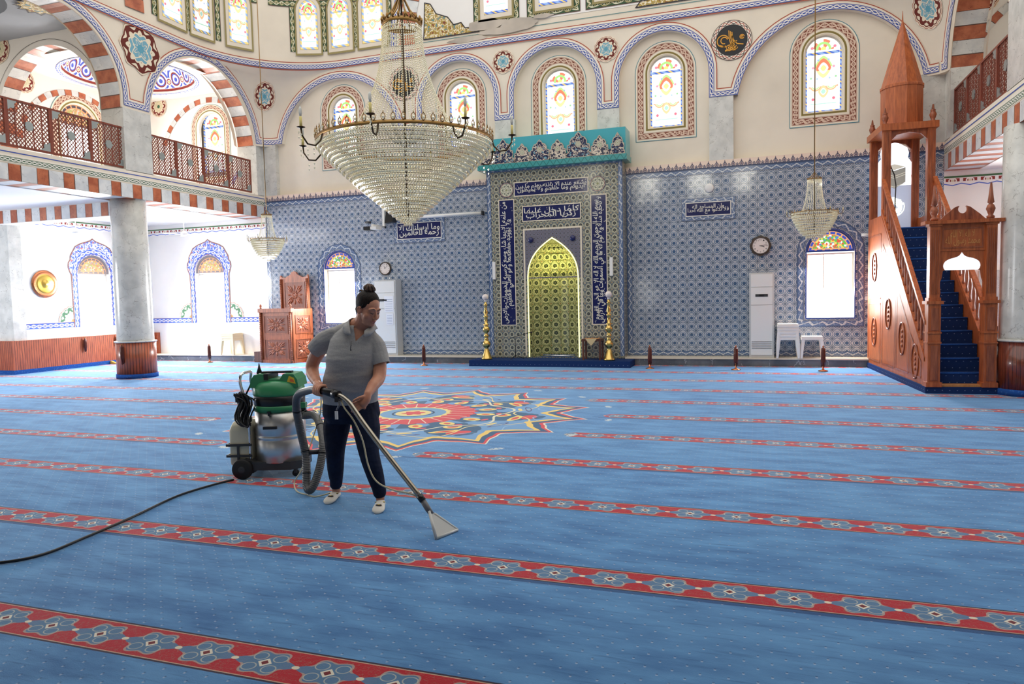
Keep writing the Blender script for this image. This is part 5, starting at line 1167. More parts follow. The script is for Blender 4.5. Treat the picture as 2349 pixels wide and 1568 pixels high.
for x in (-bw+.05, bw-.03):
    m = MB(); m.tube([(x+.04, bk-.04, .75), (x+.04, bk-.04, 2.2)], .03, WOODD, 8)
    for i in range(28): m.tube([(x+.04+.031*math.cos(a), bk-.04+.031*math.sin(a), .77+i*.05+a*.01) for a in [PI+.4*j for j in range(8)]], .007, WOODD, 4)
    m.build('twisted_post', kr)
# ------------------------------------------------------------------ air conditioners
def ac(x, w_, h, lab, papers):
    t = thing('air_conditioner', lab, 'air conditioner', (x, 16.22, .176))
    m = MB(); m.box((0, -.15, 0), (w_, .15, h), flat('ac_side', (196, 196, 194), .4)); m.build('cabinet', t, bevel=.01)
    m = MB()
    for z0, z1 in ((.06, h*.62), (h*.625, h*.83), (h*.835, h-.03)): m.box((.035, -.17, z0), (w_-.035, -.151, z1), WPLAST)
    m.build('front_panel', t, bevel=.006)
    for i in range(4): 
        m = MB(); m.box((.05, -.176, .2+i*.045), (w_-.05, -.1705, .212+i*.045), flat('grille_dark', (96, 92, 88), .6)); m.build('vent_slot', t)
    m = MB(); m.box((w_*.25, -.177, h*.72), (w_*.75, -.1705, h*.75), DGREY); m.box((w_*.4, -.179, h*.724), (w_*.6, -.1775, h*.746), BLACKP); m.build('control_display', t)
    if papers:
        for x0, z0, x1, z1 in papers:
            m = MB(); m.box((x0, -.178, z0), (x1, -.1725, z1), flat('paper', (238, 238, 240), .7))
            for i in range(6): m.box((x0+.03, -.1795, z0+.03+i*(z1-z0)*.14), (x1-.03, -.1785, z0+.036+i*(z1-z0)*.14), flat('ink', (96, 110, 150), .7))
            m.build('notice', t, 'printed paper notice')
ac(-.17, .5, 1.8, 'white standing air conditioner left of the right wall window', None)
ac(-9.2, .62, 1.9, 'white standing air conditioner with notices behind the woman', [(.3, 1.1, .56, 1.5), (.34, .78, .54, 1.06)])
# ------------------------------------------------------------------ plastic stools
def stool(mat, h=.45, w_=.2):
    t = thing('plastic_stool', 'x', 'stool'); m = MB(); m.box((-w_, -w_, h-.03), (w_, w_, h), mat); m.box((-w_-.01, -w_-.01, h-.07), (w_+.01, w_+.01, h-.03), mat); m.build('seat', t, bevel=.01)
    for a in (-1, 1):
        for b in (-1, 1):
            m = MB(); x0, y0 = a*(w_-.03), b*(w_-.03); x1, y1 = a*(w_+.01), b*(w_+.01)
            q = lambda x, y, r, z: [(x-r, y-r, z), (x+r, y-r, z), (x+r, y+r, z), (x-r, y+r, z)]
            m.grid([q(x1, y1, .022, 0), q(x0, y0, .03, h-.05)], mat, True, False, caps=True); m.build('leg', t)
    return t
s0 = stool(WPLAST); used = [0]
def put_stool(proto, x, y, z, lab, grp):
    r = proto if used[0] == 0 else dup(proto, (x, y, z)); used[0] += 1; r.location = (x, y, z); r['label'] = lab; r['group'] = grp
pos = ['bottom', 'second', 'third', 'fourth', 'topmost']
for i in range(5): put_stool(s0, .6, 16.17, .177+i*.066, 'white plastic stool, %s of the stack beside the air conditioner' % pos[i], 'white plastic stools stacked on the step')
put_stool(s0, 1.07, 16.17, .177, 'single white plastic stool under the right wall window', 'white plastic stools on the step')
used[0] = 0; s1 = stool(CPLAST)
for i in range(3): put_stool(s1, -13.75, 16.17, .177+i*.066, 'cream plastic stool, %s of the stack left of the preaching chair' % ['bottom', 'middle', 'topmost'][i], 'cream plastic stools stacked by the left window')
# ------------------------------------------------------------------ clocks
def clock(x, z, r, wav, h1, h2, lab):
    t = thing('wall_clock', lab, 'clock', (x, WY-.012, z)); F = lambda a, b, o=0.: (a, -o, b)
    lp = [(r*(1+wav*abs(math.cos(4*q)))*math.cos(q), r*(1+wav*abs(math.cos(4*q)))*math.sin(q)) for q in [2*PI*i/64 for i in range(64)]]
    m = MB(); m.slab([lp], flat('clock_rim', (70, 58, 48), .35), F, 0, .035); m.tube([(r*.88*math.cos(q), -.036, r*.88*math.sin(q)) for q in [2*PI*i/40 for i in range(40)]], r*.07, flat('clock_rim', (70, 58, 48), .35), 6, closed=True); m.build('rim', t)
    m = MB(); m.poly([arc(0, 0, r*.82, 0, 2*PI, 40)[:-1]], flat('clock_face', (226, 214, 206), .5), off(F, .037)); m.build('dial', t)
    m = MB()
    for i, s in enumerate(['3', '2', '1', '12', '11', '10', '9', '8', '7', '6', '5', '4']):
        a = PI/6*i; cx, cz = r*.64*math.cos(a), r*.64*math.sin(a); put_text(m, s, BLACKP, off(F, .0385), cx-r*.07*len(s)**.6, cz-r*.075, cx+r*.07*len(s)**.6, cz+r*.075, arabic=False, bold=0.)
    m.build('numerals', t)
    for nm, a, l, w_ in (('hour_hand', h1, .42, .03), ('minute_hand', h2, .62, .02)):
        m = MB(); m.ribbon([(-math.cos(a)*r*.1, -math.sin(a)*r*.1), (math.cos(a)*r*l, math.sin(a)*r*l)], -w_*r, w_*r, BLACKP, off(F, .04 if nm[0] == 'h' else .0415)); m.build(nm, t)
clock(-9.02, 2.38, .17, .0, PI*.62, PI*.25, 'round brown wall clock above the left air conditioner'); clock(.06, 2.56, .2, .1, -.35, .12, 'scalloped dark wall clock above the right air conditioner')
# ------------------------------------------------------------------ brass candlesticks, mic stand, little table
cst = [(-5.98, 15.55), (-3.09, 15.55)]
def candlestick():
    t = thing('candlestick', 'x', 'candlestick')
    MB().lathe([(.125, 0), (.13, .03), (.11, .05), (.05, .24), (.04, .27), (.075, .3), (.1, .36), (.075, .42), (.035, .45), (.06, .47), (.035, .49), (.05, .53), (.06, .56), (.035, .59), (.035, .62), (.07, .65), (.085, .7), (.07, .75), (.035, .78), (.075, .81), (.04, .83), (.04, .98), (.06, 1.01), (.03, 1.03), (.055, 1.1), (.028, 1.18), (.028, 1.24), (.05, 1.27), (.03, 1.3), (.03, 1.34)], BRASS, n=24).build('stem', t)
    m = MB(); m.lathe([(.026, 1.34), (.028, 1.4)], WPLAST, n=12); m.ball((0, 0, 1.45), .075, G('frosted_bulb', .2).color((226, 214, 208)).m, 14, 9); m.build('globe_bulb', t, 'pale round bulb'); return t
c0 = candlestick(); c0.location = (*cst[0], .142); c0['label'] = 'tall polished brass candlestick left of the prayer niche'; c0['group'] = 'brass candlesticks'
c1 = dup(c0, (*cst[1], .142)); c1['label'] = 'tall polished brass candlestick right of the prayer niche'
t = thing('microphone_stand', 'black microphone stand with boom, left of the lit niche', 'microphone stand', (-5.33, 15.72, .14))
for a in (.3, 2.3, 4.4):
    m = MB(); m.tube([(0, 0, .09), (.2*math.cos(a), .2*math.sin(a), .012)], .008, BLACKP, 6); m.build('leg', t)
m = MB(); m.tube([(0, 0, .05), (0, 0, .52)], .009, BLACKP, 6); m.build('pole', t); m = MB(); m.tube([(-.16, 0, .46), (0, 0, .52), (.34, 0, .61)], .007, BLACKP, 6); m.build('boom', t); m = MB(); m.tube([(.34, 0, .61), (.42, 0, .63)], [.012, .02], BLACKP, 8); m.build('microphone', t)
t = thing('side_table', 'small dark wooden table with a pointed cloth right of the niche', 'table', (-3.5, 15.75, .14))
for a in (-1, 1):
    for b in (-1, 1):
        m = MB(); m.box((a*.19-.02, b*.14-.02, 0), (a*.19+.02, b*.14+.02, .46), WOODK); m.build('leg', t)
m = MB(); m.box((-.22, -.17, .42), (.22, .17, .47), WOODK); m.build('tabletop', t, bevel=.006)
o = MB(); o.box((-3.66, 15.57, .612), (-3.34, 15.9, .618), LIGHTW); o.face([(-3.63, 15.566, .618), (-3.37, 15.566, .618), (-3.5, 15.562, .46)], flat('beige_cloth', (206, 184, 140), .9)); tag(o.build('table_cloth'), 'beige cloth with a point hanging over the small dark table', 'cloth')
# ------------------------------------------------------------------ copper rosary stands
def rstand():
    t = thing('rosary_stand', 'x', 'rosary stand')
    MB().lathe([(.09, 0), (.092, .012), (.03, .03), (.015, .05), (.02, .09), (.012, .12), (.012, .47), (.02, .48), (.006, .5)], COPPER, n=16).build('stand', t)
    m = MB()
    for i in range(12):
        a = 2*PI*i/12; m.tube([(.02*math.cos(a), .02*math.sin(a), .46), (.032*math.cos(a), .032*math.sin(a), .42), (.036*math.cos(a), .036*math.sin(a), .2), (.035*math.cos(a), .035*math.sin(a), .11+.03*math.sin(i*2.3))], .009, BEAD, 5)
    m.build('bead_strands', t, 'dark brown bead strands', kind='stuff'); return t
rs = rstand(); L = [(-14.0, 15.56, 'far left near the cream stools'), (-7.52, 15.38, 'left of the carpet platform'), (-2.165, 15.26, 'just right of the carpet platform'), (-.42, 15.2, 'in front of the right air conditioner'), (1.21, 15.14, 'in front of the right wall window')]
for i, (x, y, s) in enumerate(L):
    r = rs if i == 0 else dup(rs, (x, y, 0)); r.location = (x, y, 0); r['label'] = 'short copper stand hung with prayer beads, '+s; r['group'] = 'copper rosary stands'
# ------------------------------------------------------------------ fans, wall plate, projector, screen, cameras
def fan(x, y, z, lab):
    t = thing('ceiling_fan', lab, 'fan', (x, y, z), .3, 'white ceiling fans'); MB().tube([(0, 0, .04), (0, 0, 3.86-z)], .012, WPLAST, 6).build('rod', t)
    MB().lathe([(0, -.03), (.06, -.025), (.1, .0), (.09, .04), (.04, .07), (.02, .1)], WPLAST, n=16).build('motor', t)
    for i in range(3):
        a = 2*PI*i/3; T = Matrix.Rotation(a, 4, 'Z'); m = MB(); m.box((.08, -.06, 0), (.62, .06, .008), WPLAST, T=T); m.build('blade', t)
fan(-15.6, 13.1, 3.38, 'white ceiling fan under the gallery left of the column'); fan(-14.3, 15.2, 3.42, 'white ceiling fan under the gallery right of the column')
t = thing('wall_plate', 'oval-looking embossed brass and copper plate on the left wall', 'plate', (XOL+.012, 13.17, 2.17)); T = Matrix.Rotation(PI/2, 4, 'Y')
MB().lathe([(.34, 0), (.345, .02), (.3, .04), (.24, .03)], COPPER, n=40, T=T).build('rim', t); MB().lathe([(.24, .03), (.2, .05), (.12, .03), (.08, .05), (0, .07)], M_metal('embossed_brass', (190, 160, 80), .3), n=40, T=T, caps=False).build('dish', t, 'embossed brass dish')
t = thing('projector', 'small black and white projector on a white wall bracket', 'projector', (-9.0, 15.75, 3.3))
m = MB(); m.box((-.17, -.14, 0), (.02, .14, .09), BLACKP); m.build('lens_side', t); m = MB(); m.box((.02, -.14, .01), (.18, .14, .08), WPLAST); m.build('housing', t, bevel=.01); m = MB(); m.box((-.02, -.02, .09), (.04, .62, .15), WPLAST); m.box((-.02, .55, .1), (.04, .62, .7), WPLAST); m.build('bracket', t)
m = MB(); m.slab([[(-.12, 0), (.1, .02), (.16, .3), (-.05, .36)]], BLACKP, lambda a, b, o: (-8.72+a, 16.2-o, 3.5+b), -.1, .12); tag(m.build('loudspeaker', bevel=.01), 'black wedge loudspeaker on the wall behind the big chandelier tip', 'speaker')
t = thing('projection_screen', 'long white roll-up screen tube mounted on the left tiled wall', 'screen', (-7.3, 16.28, 3.62)); MB().tube([(-1.0, 0, 0), (1.0, 0, 0)], .04, WPLAST, 12).build('tube', t)
for x in (-1.03, 1.0): m = MB(); m.box((x, -.05, -.05), (x+.03, .1, .05), DGREY); m.build('end_bracket', t)
def cctv(x, y, z, lab, mm):
    t = thing('security_camera', lab, 'camera', (x, y, z)); m = MB(); m.tube([(0, 0, 0), (.06, -.05, -.02), (.1, -.1, -.02)], .012, mm, 6); m.build('arm', t); m = MB(); m.tube([(-.04, -.1, .01), (.12, -.14, .0)], .03, mm, 10); m.build('housing', t)
cctv(-9.45, 16.38, 3.56, 'small grey security camera on the tiled wall left of the projector', DGREY); cctv(2.05, 16.38, 2.68, 'small white security camera on the tiled wall beside the pulpit', WPLAST)
m = MB(); m.box((2.1, WY-.02, 1.35), (2.2, WY-.001, 1.43), WPLAST); tag(m.build('wall_socket', bevel=.003), 'small white socket on the tiled wall next to the pulpit', 'socket')
m = MB(); m.ball((-1.0, WY-.03, 3.86), .1, WPLAST, 16, 8, (1, .3, 1)); tag(m.build('smoke_detector'), 'white round detector on the tiled wall above the script plaque', 'detector')
m = MB(); m.slab([[(0, 0), (.22, 0), (.22, .02), (0, .09)]], flat('yellow_wood', (226, 170, 70), .5), lambda a, b, o: (-16.72+a, 14.85+o, b), 0, .06); tag(m.build('door_wedge'), 'small yellow wooden wedge at the foot of the left cladding', 'wedge')
# ------------------------------------------------------------------ spray-extraction vacuum cleaner
def smooth_path(pts, n=5):
    P = [Vector(p) for p in pts]; out = []
    for i in range(len(P)-1):
        p0, p1, p2, p3 = P[max(i-1, 0)], P[i], P[i+1], P[min(i+2, len(P)-1)]
        for k in range(n):
            t = k/n; out.append(.5*((2*p1)+(p2-p0)*t+(2*p0-5*p1+4*p2-p3)*t*t+(3*p1-p0-3*p2+p3)*t**3))
    return out+[P[-1]]
vc = thing('vacuum_cleaner', 'green and steel wet vacuum cleaner with grey hose and chrome wand', 'vacuum cleaner', (-4.21, 5.55, 0), .33)
IV = (Matrix.Translation((-4.21, 5.55, 0)) @ Matrix.Rotation(.33, 4, 'Z')).inverted()
def vp(nm, m, lab=None, world=False, par=None, **k): return m.build(nm, par or vc, lab, T=IV if world else None, **k)
vp('steel_tank', MB().lathe([(.21, .13), (.224, .14), (.224, .335), (.22, .34), (.22, .348), (.224, .353), (.224, .375), (.22, .38), (.22, .388), (.224, .393), (.224, .62)], STEEL, n=56))
vp('green_ring', MB().lathe([(.224, .6), (.234, .605), (.235, .652), (.22, .66)], GREENP, n=48), 'green plastic ring')
vp('black_band', MB().lathe([(.225, .655), (.229, .66), (.23, .7), (.229, .745), (.215, .75)], BLACKP, n=48), 'black motor band')
m = MB(); m.lathe([(.233, .742), (.235, .765), (.228, .81), (.212, .845), (.19, .868), (.13, .885), (0, .89)], GREENP, n=48)
m.slab([[(-.222, .82), (.222, .82), (.212, .89), (.18, .938), (.085, .942), (.055, .895), (-.055, .895), (-.085, .942), (-.18, .938), (-.212, .89)]], GREENP, lambda a, b, o: (a, o, b), -.14, .14)
vp('motor_head', m, 'green plastic motor head', bevel=.01)
m = MB(); m.box((-.15, -.03, .94), (.13, .03, .957), BLACKP); m.box((-.09, -.145, .89), (-.05, .145, .945), BLACKP); vp('carry_handle', m, bevel=.008)
m = MB(); m.lathe([(.028, 0), (.012, .05), (.004, .09)], BLACKP, (-.17, -.02, .945), 8); vp('cable_hook', m)
m = MB(); m.face([(.12, -.142, .87), (.2, -.142, .85), (.185, -.142, .905), (.14, -.142, .925)], flat('yellow_sticker', (226, 190, 50), .4)); m.face([(.145, -.144, .875), (.185, -.144, .865), (.18, -.144, .89), (.15, -.144, .9)], flat('orange_sticker', (224, 110, 50), .4)); vp('sticker', m, 'yellow and orange warning sticker')
m = MB(); m.box((-.08, -.25, .455), (.04, -.222, .478), BLACKP); vp('grip_bar', m, bevel=.005)
m = MB(); m.box((-.035, -.238, .575), (-.01, -.22, .612), BLACKP); m.box((-.04, -.244, .605), (-.005, -.225, .614), BLACKP); vp('latch', m)
m = MB(); m.slab([[(-.34, -.18), (-.27, -.21), (.14, -.21), (.24, -.13), (.24, .13), (.14, .21), (-.27, .21), (-.34, .18)]], DGREY, lambda a, b, o: (a, b, o), .075, .15)
m.slab([[(-.34, .05), (-.2, .05), (-.16, .14), (-.28, .18)]], DGREY, lambda a, b, o: (a, o, b), -.2, .2); vp('trolley_base', m, 'dark plastic trolley base', bevel=.012)
for s in (-1, 1):
    m = MB(); T = Matrix.Translation((-.29, s*.22, .093)) @ Matrix.Rotation(PI/2, 4, 'X')
    m.lathe([(.0, -.03), (.05, -.03), (.06, -.024), (.088, -.024), (.093, -.01), (.093, .01), (.088, .024), (.06, .024), (.05, .03), (0, .03)], RUBBER, n=32, T=T); w_ = vp('wheel', m)
    m = MB(); m.lathe([(.0, .031), (.02, .034), (.03, .03)], DGREY, n=16, T=T, caps=False); m.build('hub_cap', w_)
    m = MB(); T = Matrix.Translation((.17, s*.15, .033)) @ Matrix.Rotation(PI/2, 4, 'X'); m.lathe([(0, -.012), (.03, -.012), (.033, 0), (.03, .012), (0, .012)], RUBBER, n=20, T=T); m.box((.155, s*.15-.018, .035), (.185, s*.15+.018, .08), DGREY); vp('caster', m)
m = MB(); P_ = []
hp = [(-.25, -.13, .14), (-.25, -.13, .4), (-.255, -.13, .62), (-.28, -.13, .74), (-.31, -.13, .86), (-.31, -.12, .925), (-.3, -.08, .95), (-.295, .08, .95), (-.3, .12, .925), (-.31, .13, .86), (-.28, .13, .74), (-.255, .13, .62), (-.25, .13, .4), (-.25, .13, .14)]
m.tube(smooth_path(hp), .013, CHROME, 10); vp('push_handle', m, 'chrome tube push handle')
m = MB()
for i in range(16):
    random.seed(i); cx, cy = -.275+random.uniform(-.02, .035), -.17+random.uniform(-.05, .03); h = .13+random.uniform(-.02, .035); a0 = random.uniform(0, .9)
    m.tube([(cx+(.035+.02*math.sin(i))*math.cos(q+a0)+.02*math.sin(3*q), cy+.03*math.sin(q)*math.cos(a0*3), .63+h*math.sin(q)) for q in [2*PI*j/20 for j in range(20)]], .0075, BLACKP, 6, closed=True)
m.tube([(-.26, -.14, .76), (-.22, -.1, .86), (-.175, -.03, .95)], .008, BLACKP, 6); vp('coiled_cable', m, 'bundle of black cable', kind='stuff')
m = MB(); m.box((-.335, -.2, .7), (-.285, -.15, .77), BLACKP); vp('cable_plug', m, bevel=.01)
cn = MB(); rr_ = []
for z, g_ in ((.1, .85), (.115, .97), (.14, 1), (.43, 1), (.47, .95), (.5, .8), (.515, .55)):
    rr_.append([(-.335+.105*g_*math.copysign(abs(math.cos(q))**.35, math.cos(q))*(.9 if z > .46 else 1), .15*g_*math.copysign(abs(math.sin(q))**.35, math.sin(q)), z) for q in [2*PI*i/32 for i in range(32)]])
cn.grid(rr_, CANI, True, True, caps=True); can = vp('solution_canister', cn, 'cream plastic liquid canister')
MB().lathe([(.035, .51), (.035, .535), (.02, .54)], CANI, (-.3, 0, 0), 16).build('cap', can)
m = MB()
for z in (.2, .3): 
    for a, b in (((-.455, -.165), (-.22, -.155)), ((-.455, .155), (-.22, .165)), ((-.455, -.16), (-.445, .16))): m.box((a[0], a[1], z-.01), (b[0], b[1], z+.012), DGREY)
m.box((-.355, -.167, .09), (-.335, -.157, .3), DGREY); vp('canister_bracket', m, 'grey metal bracket straps')
m = MB(); m.tube([(-.4, -.05, .1), (-.37, -.09, .06), (-.34, -.14, .06)], .007, BLACKP, 6); vp('drain_tube', m)
m = MB(); m.tube([(.205, -.06, .555), (.26, -.07, .555)], .045, BLACKP, 16); m.tube([(.26, -.07, .555), (.35, -.1, .56)], .036, BLACKP, 16); m.box((.22, -.08, .59), (.26, -.05, .62), BLACKP); vp('hose_outlet', m, 'black pipe socket')
m = MB(); m.box((.2, -.1, .62), (.265, -.04, .67), GREENP); vp('lid_clip', m, bevel=.006)
g = G('ribbed_grey_hose', .4); u, v = g.uv(); g.color((86, 86, 86)); g.bump((u*420).sin(), .3, .003); RIB = g.m
hz = [(-3.903, 5.50, .557), (-3.766, 5.45, .569), (-3.609, 5.3, .504), (-3.488, 5.15, .379), (-3.453, 5.05, .235), (-3.455, 4.97, .11), (-3.478, 4.93, .05), (-3.525, 4.95, .075), (-3.557, 5.0, .186), (-3.594, 5.05, .32), (-3.633, 5.05, .504), (-3.630, 5.0, .715), (-3.535, 4.9, .837), (-3.341, 4.75, .897), (-3.21, 4.64, .925), (-3.13, 4.575, .93)]
m = MB(); sp_ = smooth_path(hz, 7); m.tube(sp_, [.029+.005*min(1, abs(len(sp_)-i)/30) for i in range(len(sp_))], RIB, 18); vp('suction_hose', m, 'thick grey ribbed hose', True)
def cuff(i, r=.037):
    a, b = sp_[i], sp_[i+1]; d = (b-a).normalized()*.006; m = MB(); m.tube([a-d, a+d], r, BLACKP, 16); vp('cable_tie', m, None, True)
for i in (14, 24, 55, 64, 76): cuff(i)
m = MB(); m.tube([(-3.6, 5.05, .33), (-3.5, 5.1, .33)], .02, DGREY, 10); vp('hose_clip', m, None, True)
m = MB(); m.tube([(-3.16, 4.6, .928), (-3.06, 4.558, .927), (-2.93, 4.51, .914)], [.03, .028, .03], BLACKP, 16); m.tube([(-2.95, 4.515, .916), (-2.9, 4.5, .906)], .034, BLACKP, 16)
m.box((-2.915, 4.47, .86), (-2.885, 4.52, .9), BLACKP); vp('wand_grip', m, 'black wand grip with trigger', True)
wd = [(-2.92, 4.505, .91), (-2.86, 4.492, .896), (-2.8, 4.475, .862), (-2.745, 4.46, .808), (-2.659, 4.44, .714), (-2.491, 4.41, .54), (-2.189, 4.36, .238)]
m = MB(); m.tube(smooth_path(wd, 6), .019, M_metal('worn_chrome_tube', (168, 160, 146), .28), 16); vp('wand', m, 'chrome wand', True)
m = MB(); m.tube([(-2.2, 4.362, .249), (-2.17, 4.356, .217)], .024, BLACKP, 16); vp('wand_collar', m, None, True)
m = MB(); m.tube([(-2.175, 4.357, .222), (-2.135, 4.35, .17), (-2.1, 4.342, .13)], [.02, .021, .018], GREYH, 14); vp('nozzle_neck', m, 'grey plastic neck', True)
CLR = G('translucent_plastic', .3).color((200, 200, 194)).m
A_, B_, C_, D_ = Vector((-2.118, 4.335, .15)), Vector((-2.09, 4.355, .13)), Vector((-2.022, 4.23, .006)), Vector((-1.955, 4.43, .006))
m = MB(); nrm = (D_-C_).cross(A_-C_).normalized()*.012
q0 = [A_-nrm, C_-nrm, D_-nrm, B_-nrm]; q1 = [A_+nrm, C_+nrm, D_+nrm, B_+nrm]
m.face(q1, CLR); m.face(q0[::-1], CLR)
for i in range(4): j = (i+1) % 4; m.face([q0[i], q0[j], q1[j], q1[i]], CLR)
for a, b in ((A_, C_), (C_, D_), (D_, B_)): m.tube([a+nrm*.5, b+nrm*.5], .01, CLR, 8)
vp('floor_nozzle', m, 'clear fan-shaped nozzle', True)
TUBEC = flat('cream_tubing', (206, 196, 160), .35)
m = MB(); m.tube(smooth_path([(-2.88, 4.5, .875), (-2.834, 4.47, .821), (-2.753, 4.46, .729), (-2.687, 4.46, .589), (-2.643, 4.45, .415), (-2.575, 4.44, .305), (-2.437, 4.42, .258), (-2.26, 4.375, .25), (-2.17, 4.36, .21)], 5), .006, TUBEC, 8); vp('spray_tube', m, 'thin cream tube', True)
m = MB(); m.tube(smooth_path([(-3.08, 4.6, .942), (-3.265, 4.8, .929), (-3.42, 5.05, .84), (-3.6, 5.3, .64), (-3.66, 5.32, .5), (-3.684, 5.2, .283), (-3.685, 5.1, .154), (-3.74, 5.08, .06), (-3.66, 5.0, .009), (-3.516, 4.93, .009), (-3.4, 4.9, .009), (-3.3, 4.98, .03)], 5), .006, TUBEC, 8); vp('spray_tube', m, 'thin cream tube', True)
m = MB(); m.tube([(-2.885, 4.48, .87), (-2.88, 4.475, .84), (-2.9, 4.47, .80)], .007, GREYH, 6); m.box((-2.912, 4.462, .735), (-2.89, 4.472, .795), WPLAST); vp('trigger_tag', m, 'white tag on the trigger', True)
pcab = [(-4.46, 5.18, .012), (-4.52, 4.96, .012), (-4.55, 4.6, .012), (-4.44, 4.05, .012), (-4.38, 3.62, .012), (-4.35, 3.28, .012), (-4.48, 3.09, .012), (-4.8, 2.95, .012), (-5.4, 2.7, .012)]
m = MB(); m.tube(smooth_path(pcab, 6), .01, BLACKP, 8); tag(m.build('power_cable'), 'black power cable running over the blue carpet to the left', 'cable')
# ------------------------------------------------------------------ the cleaner
g = G('skin', .5); n = g.noise(scale=9., det=3, obj=True); g.color(g.ramp(n, (206, 146, 116), (192, 130, 102), .4, .6)); g.b.inputs['Subsurface Weight'].default_value = .08; g.b.inputs['Subsurface Radius'].default_value = (.02, .008, .004); SKIN = g.m
g = G('grey_pique_shirt', .85, .2); x, y, z = g.xyz(); n = g.noise(scale=300., det=1, obj=True); t = g.nt.nodes.new('ShaderNodeMapping'); t.inputs['Rotation'].default_value = (.3, .85, .2); t.inputs['Scale'].default_value = (.9, .9, 2.6); g.nt.links.new(objvec(g).k, t.inputs[0])
wr = g.noise(V(g.nt, t.outputs[0]), 5.5, 2., .4); g.color(g.ramp(n, (176, 174, 171), (146, 146, 146), .3, .7)); g.bump(wr*1.+n*.02, .5, .035); SHIRT = g.m
g = G('navy_jeans', .8, .2); n = g.noise(scale=7., det=4, obj=True); t = g.nt.nodes.new('ShaderNodeMapping'); t.inputs['Scale'].default_value = (1, 1, 2.6); g.nt.links.new(objvec(g).k, t.inputs[0]); wr = g.noise(V(g.nt, t.outputs[0]), 8., 2., .4)
g.color(g.ramp(n, (25, 34, 58), (17, 23, 42), .35, .65)); g.bump(wr, .45, .03); JEANS = g.m
g = G('dark_hair', .55, .2); t = g.nt.nodes.new('ShaderNodeMapping'); t.inputs['Scale'].default_value = (30, 30, 8); g.nt.links.new(objvec(g).k, t.inputs[0]); n = g.noise(V(g.nt, t.outputs[0]), 4., 3.); g.color(g.ramp(n, (34, 24, 20), (16, 12, 12), .4, .6)); g.bump(n, .7, .006); HAIR = g.m
g = G('brown_hair_bun', .6); n = g.noise(scale=60., det=3, obj=True); g.color(g.ramp(n, (96, 66, 44), (44, 30, 24), .4, .6)); g.bump(n, .7, .006); HAIRB = g.m
SOCK = flat('white_sock', (226, 222, 212), .85); DARK = flat('dark_lash', (30, 20, 18), .6); LIP = flat('lips', (176, 98, 88), .45)
wo_loc = Vector((-3.02, 4.87, 0)); wm = thing('person', 'woman with hair in a bun, grey polo shirt and navy jeans, guiding the vacuum wand', 'person', wo_loc)
IW = Matrix.Translation(-wo_loc)
def chain(mb, pts, rad, m=SKIN, n=16, k=4):
    sp = smooth_path(pts, k); R_ = []
    for i in range(len(sp)):
        t = i/k; a = min(int(t), len(rad)-1); b = min(a+1, len(rad)-1); R_.append(rad[a]+(rad[b]-rad[a])*(t-a))
    mb.tube(sp, R_, m, n); mb.ball(sp[0], R_[0]*.995, m, n, 8); mb.ball(sp[-1], R_[-1]*.995, m, n, 8)
ax = Vector((.955, .296, 0)); ay = Vector((-.296, .955, 0))
def loft(mb, secs, m, n=32, p=1.):
    rows = []
    for c, rx, ry in secs:
        c = Vector(c); rows.append([c+ax*rx*math.copysign(abs(math.cos(q))**p, math.cos(q))+ay*ry*math.copysign(abs(math.sin(q))**p, math.sin(q)) for q in [2*PI*i/n for i in range(n)]])
    mb.grid(rows, m, True, True, caps=True)
def ellip(mb, c, r, m, B=None, n=20, k=14):
    c = Vector(c); rows = []
    for i in range(k+1):
        row = []
        for j in range(n):
            v = Vector((r[0]*math.sin(PI*i/k)*math.cos(2*PI*j/n), r[1]*math.sin(PI*i/k)*math.sin(2*PI*j/n), -r[2]*math.cos(PI*i/k)))
            row.append(c+(B @ v if B is not None else v))
        rows.append(row)
    mb.grid(rows, m, True, True)
def remesh(mb, name, parent, vox, smooth=3, lab=None, cut=None, planes=()):
    o = mb.build(name, None); o.modifiers.new('r', 'REMESH'); r = o.modifiers['r']; r.mode = 'VOXEL'; r.voxel_size = vox; r.use_smooth_shade = True
    if smooth: s = o.modifiers.new('s', 'SMOOTH'); s.factor = .5; s.iterations = smooth
    bpy.context.view_layer.update(); e = o.evaluated_get(bpy.context.evaluated_depsgraph_get()); me = bpy.data.meshes.new_from_object(e)
    if cut:
        bm = bmesh.new(); bm.from_mesh(me)
        for co_, no_ in cut(None): bmesh.ops.bisect_plane(bm, geom=bm.verts[:]+bm.edges[:]+bm.faces[:], plane_co=co_, plane_no=no_)
        bmesh.ops.delete(bm, geom=[f for f in bm.faces if cut(f.calc_center_median())], context='FACES'); bm.to_mesh(me); bm.free()
    for box, co_, no_ in planes:
        bm = bmesh.new(); bm.from_mesh(me); vs = [v for v in bm.verts if box(v.co)]; vset = set(vs)
        fs = [f for f in bm.faces if all(v in vset for v in f.verts)]; es = list({e for f in fs for e in f.edges}); vv = list({v for f in fs for v in f.verts})
        bmesh.ops.bisect_plane(bm, geom=vv+es+fs, plane_co=co_, plane_no=no_, clear_outer=True); bm.to_mesh(me); bm.free()
    me.materials.clear(); me.materials.append(mb.mats[0]); me.transform(IW)
    for p in me.polygons: p.use_smooth = True
    nm = bpy.data.objects.new(name, me); bpy.data.objects.remove(o); nm.name = name; COL.objects.link(nm); nm.parent = parent
    if lab: nm['label'] = lab
    return nm
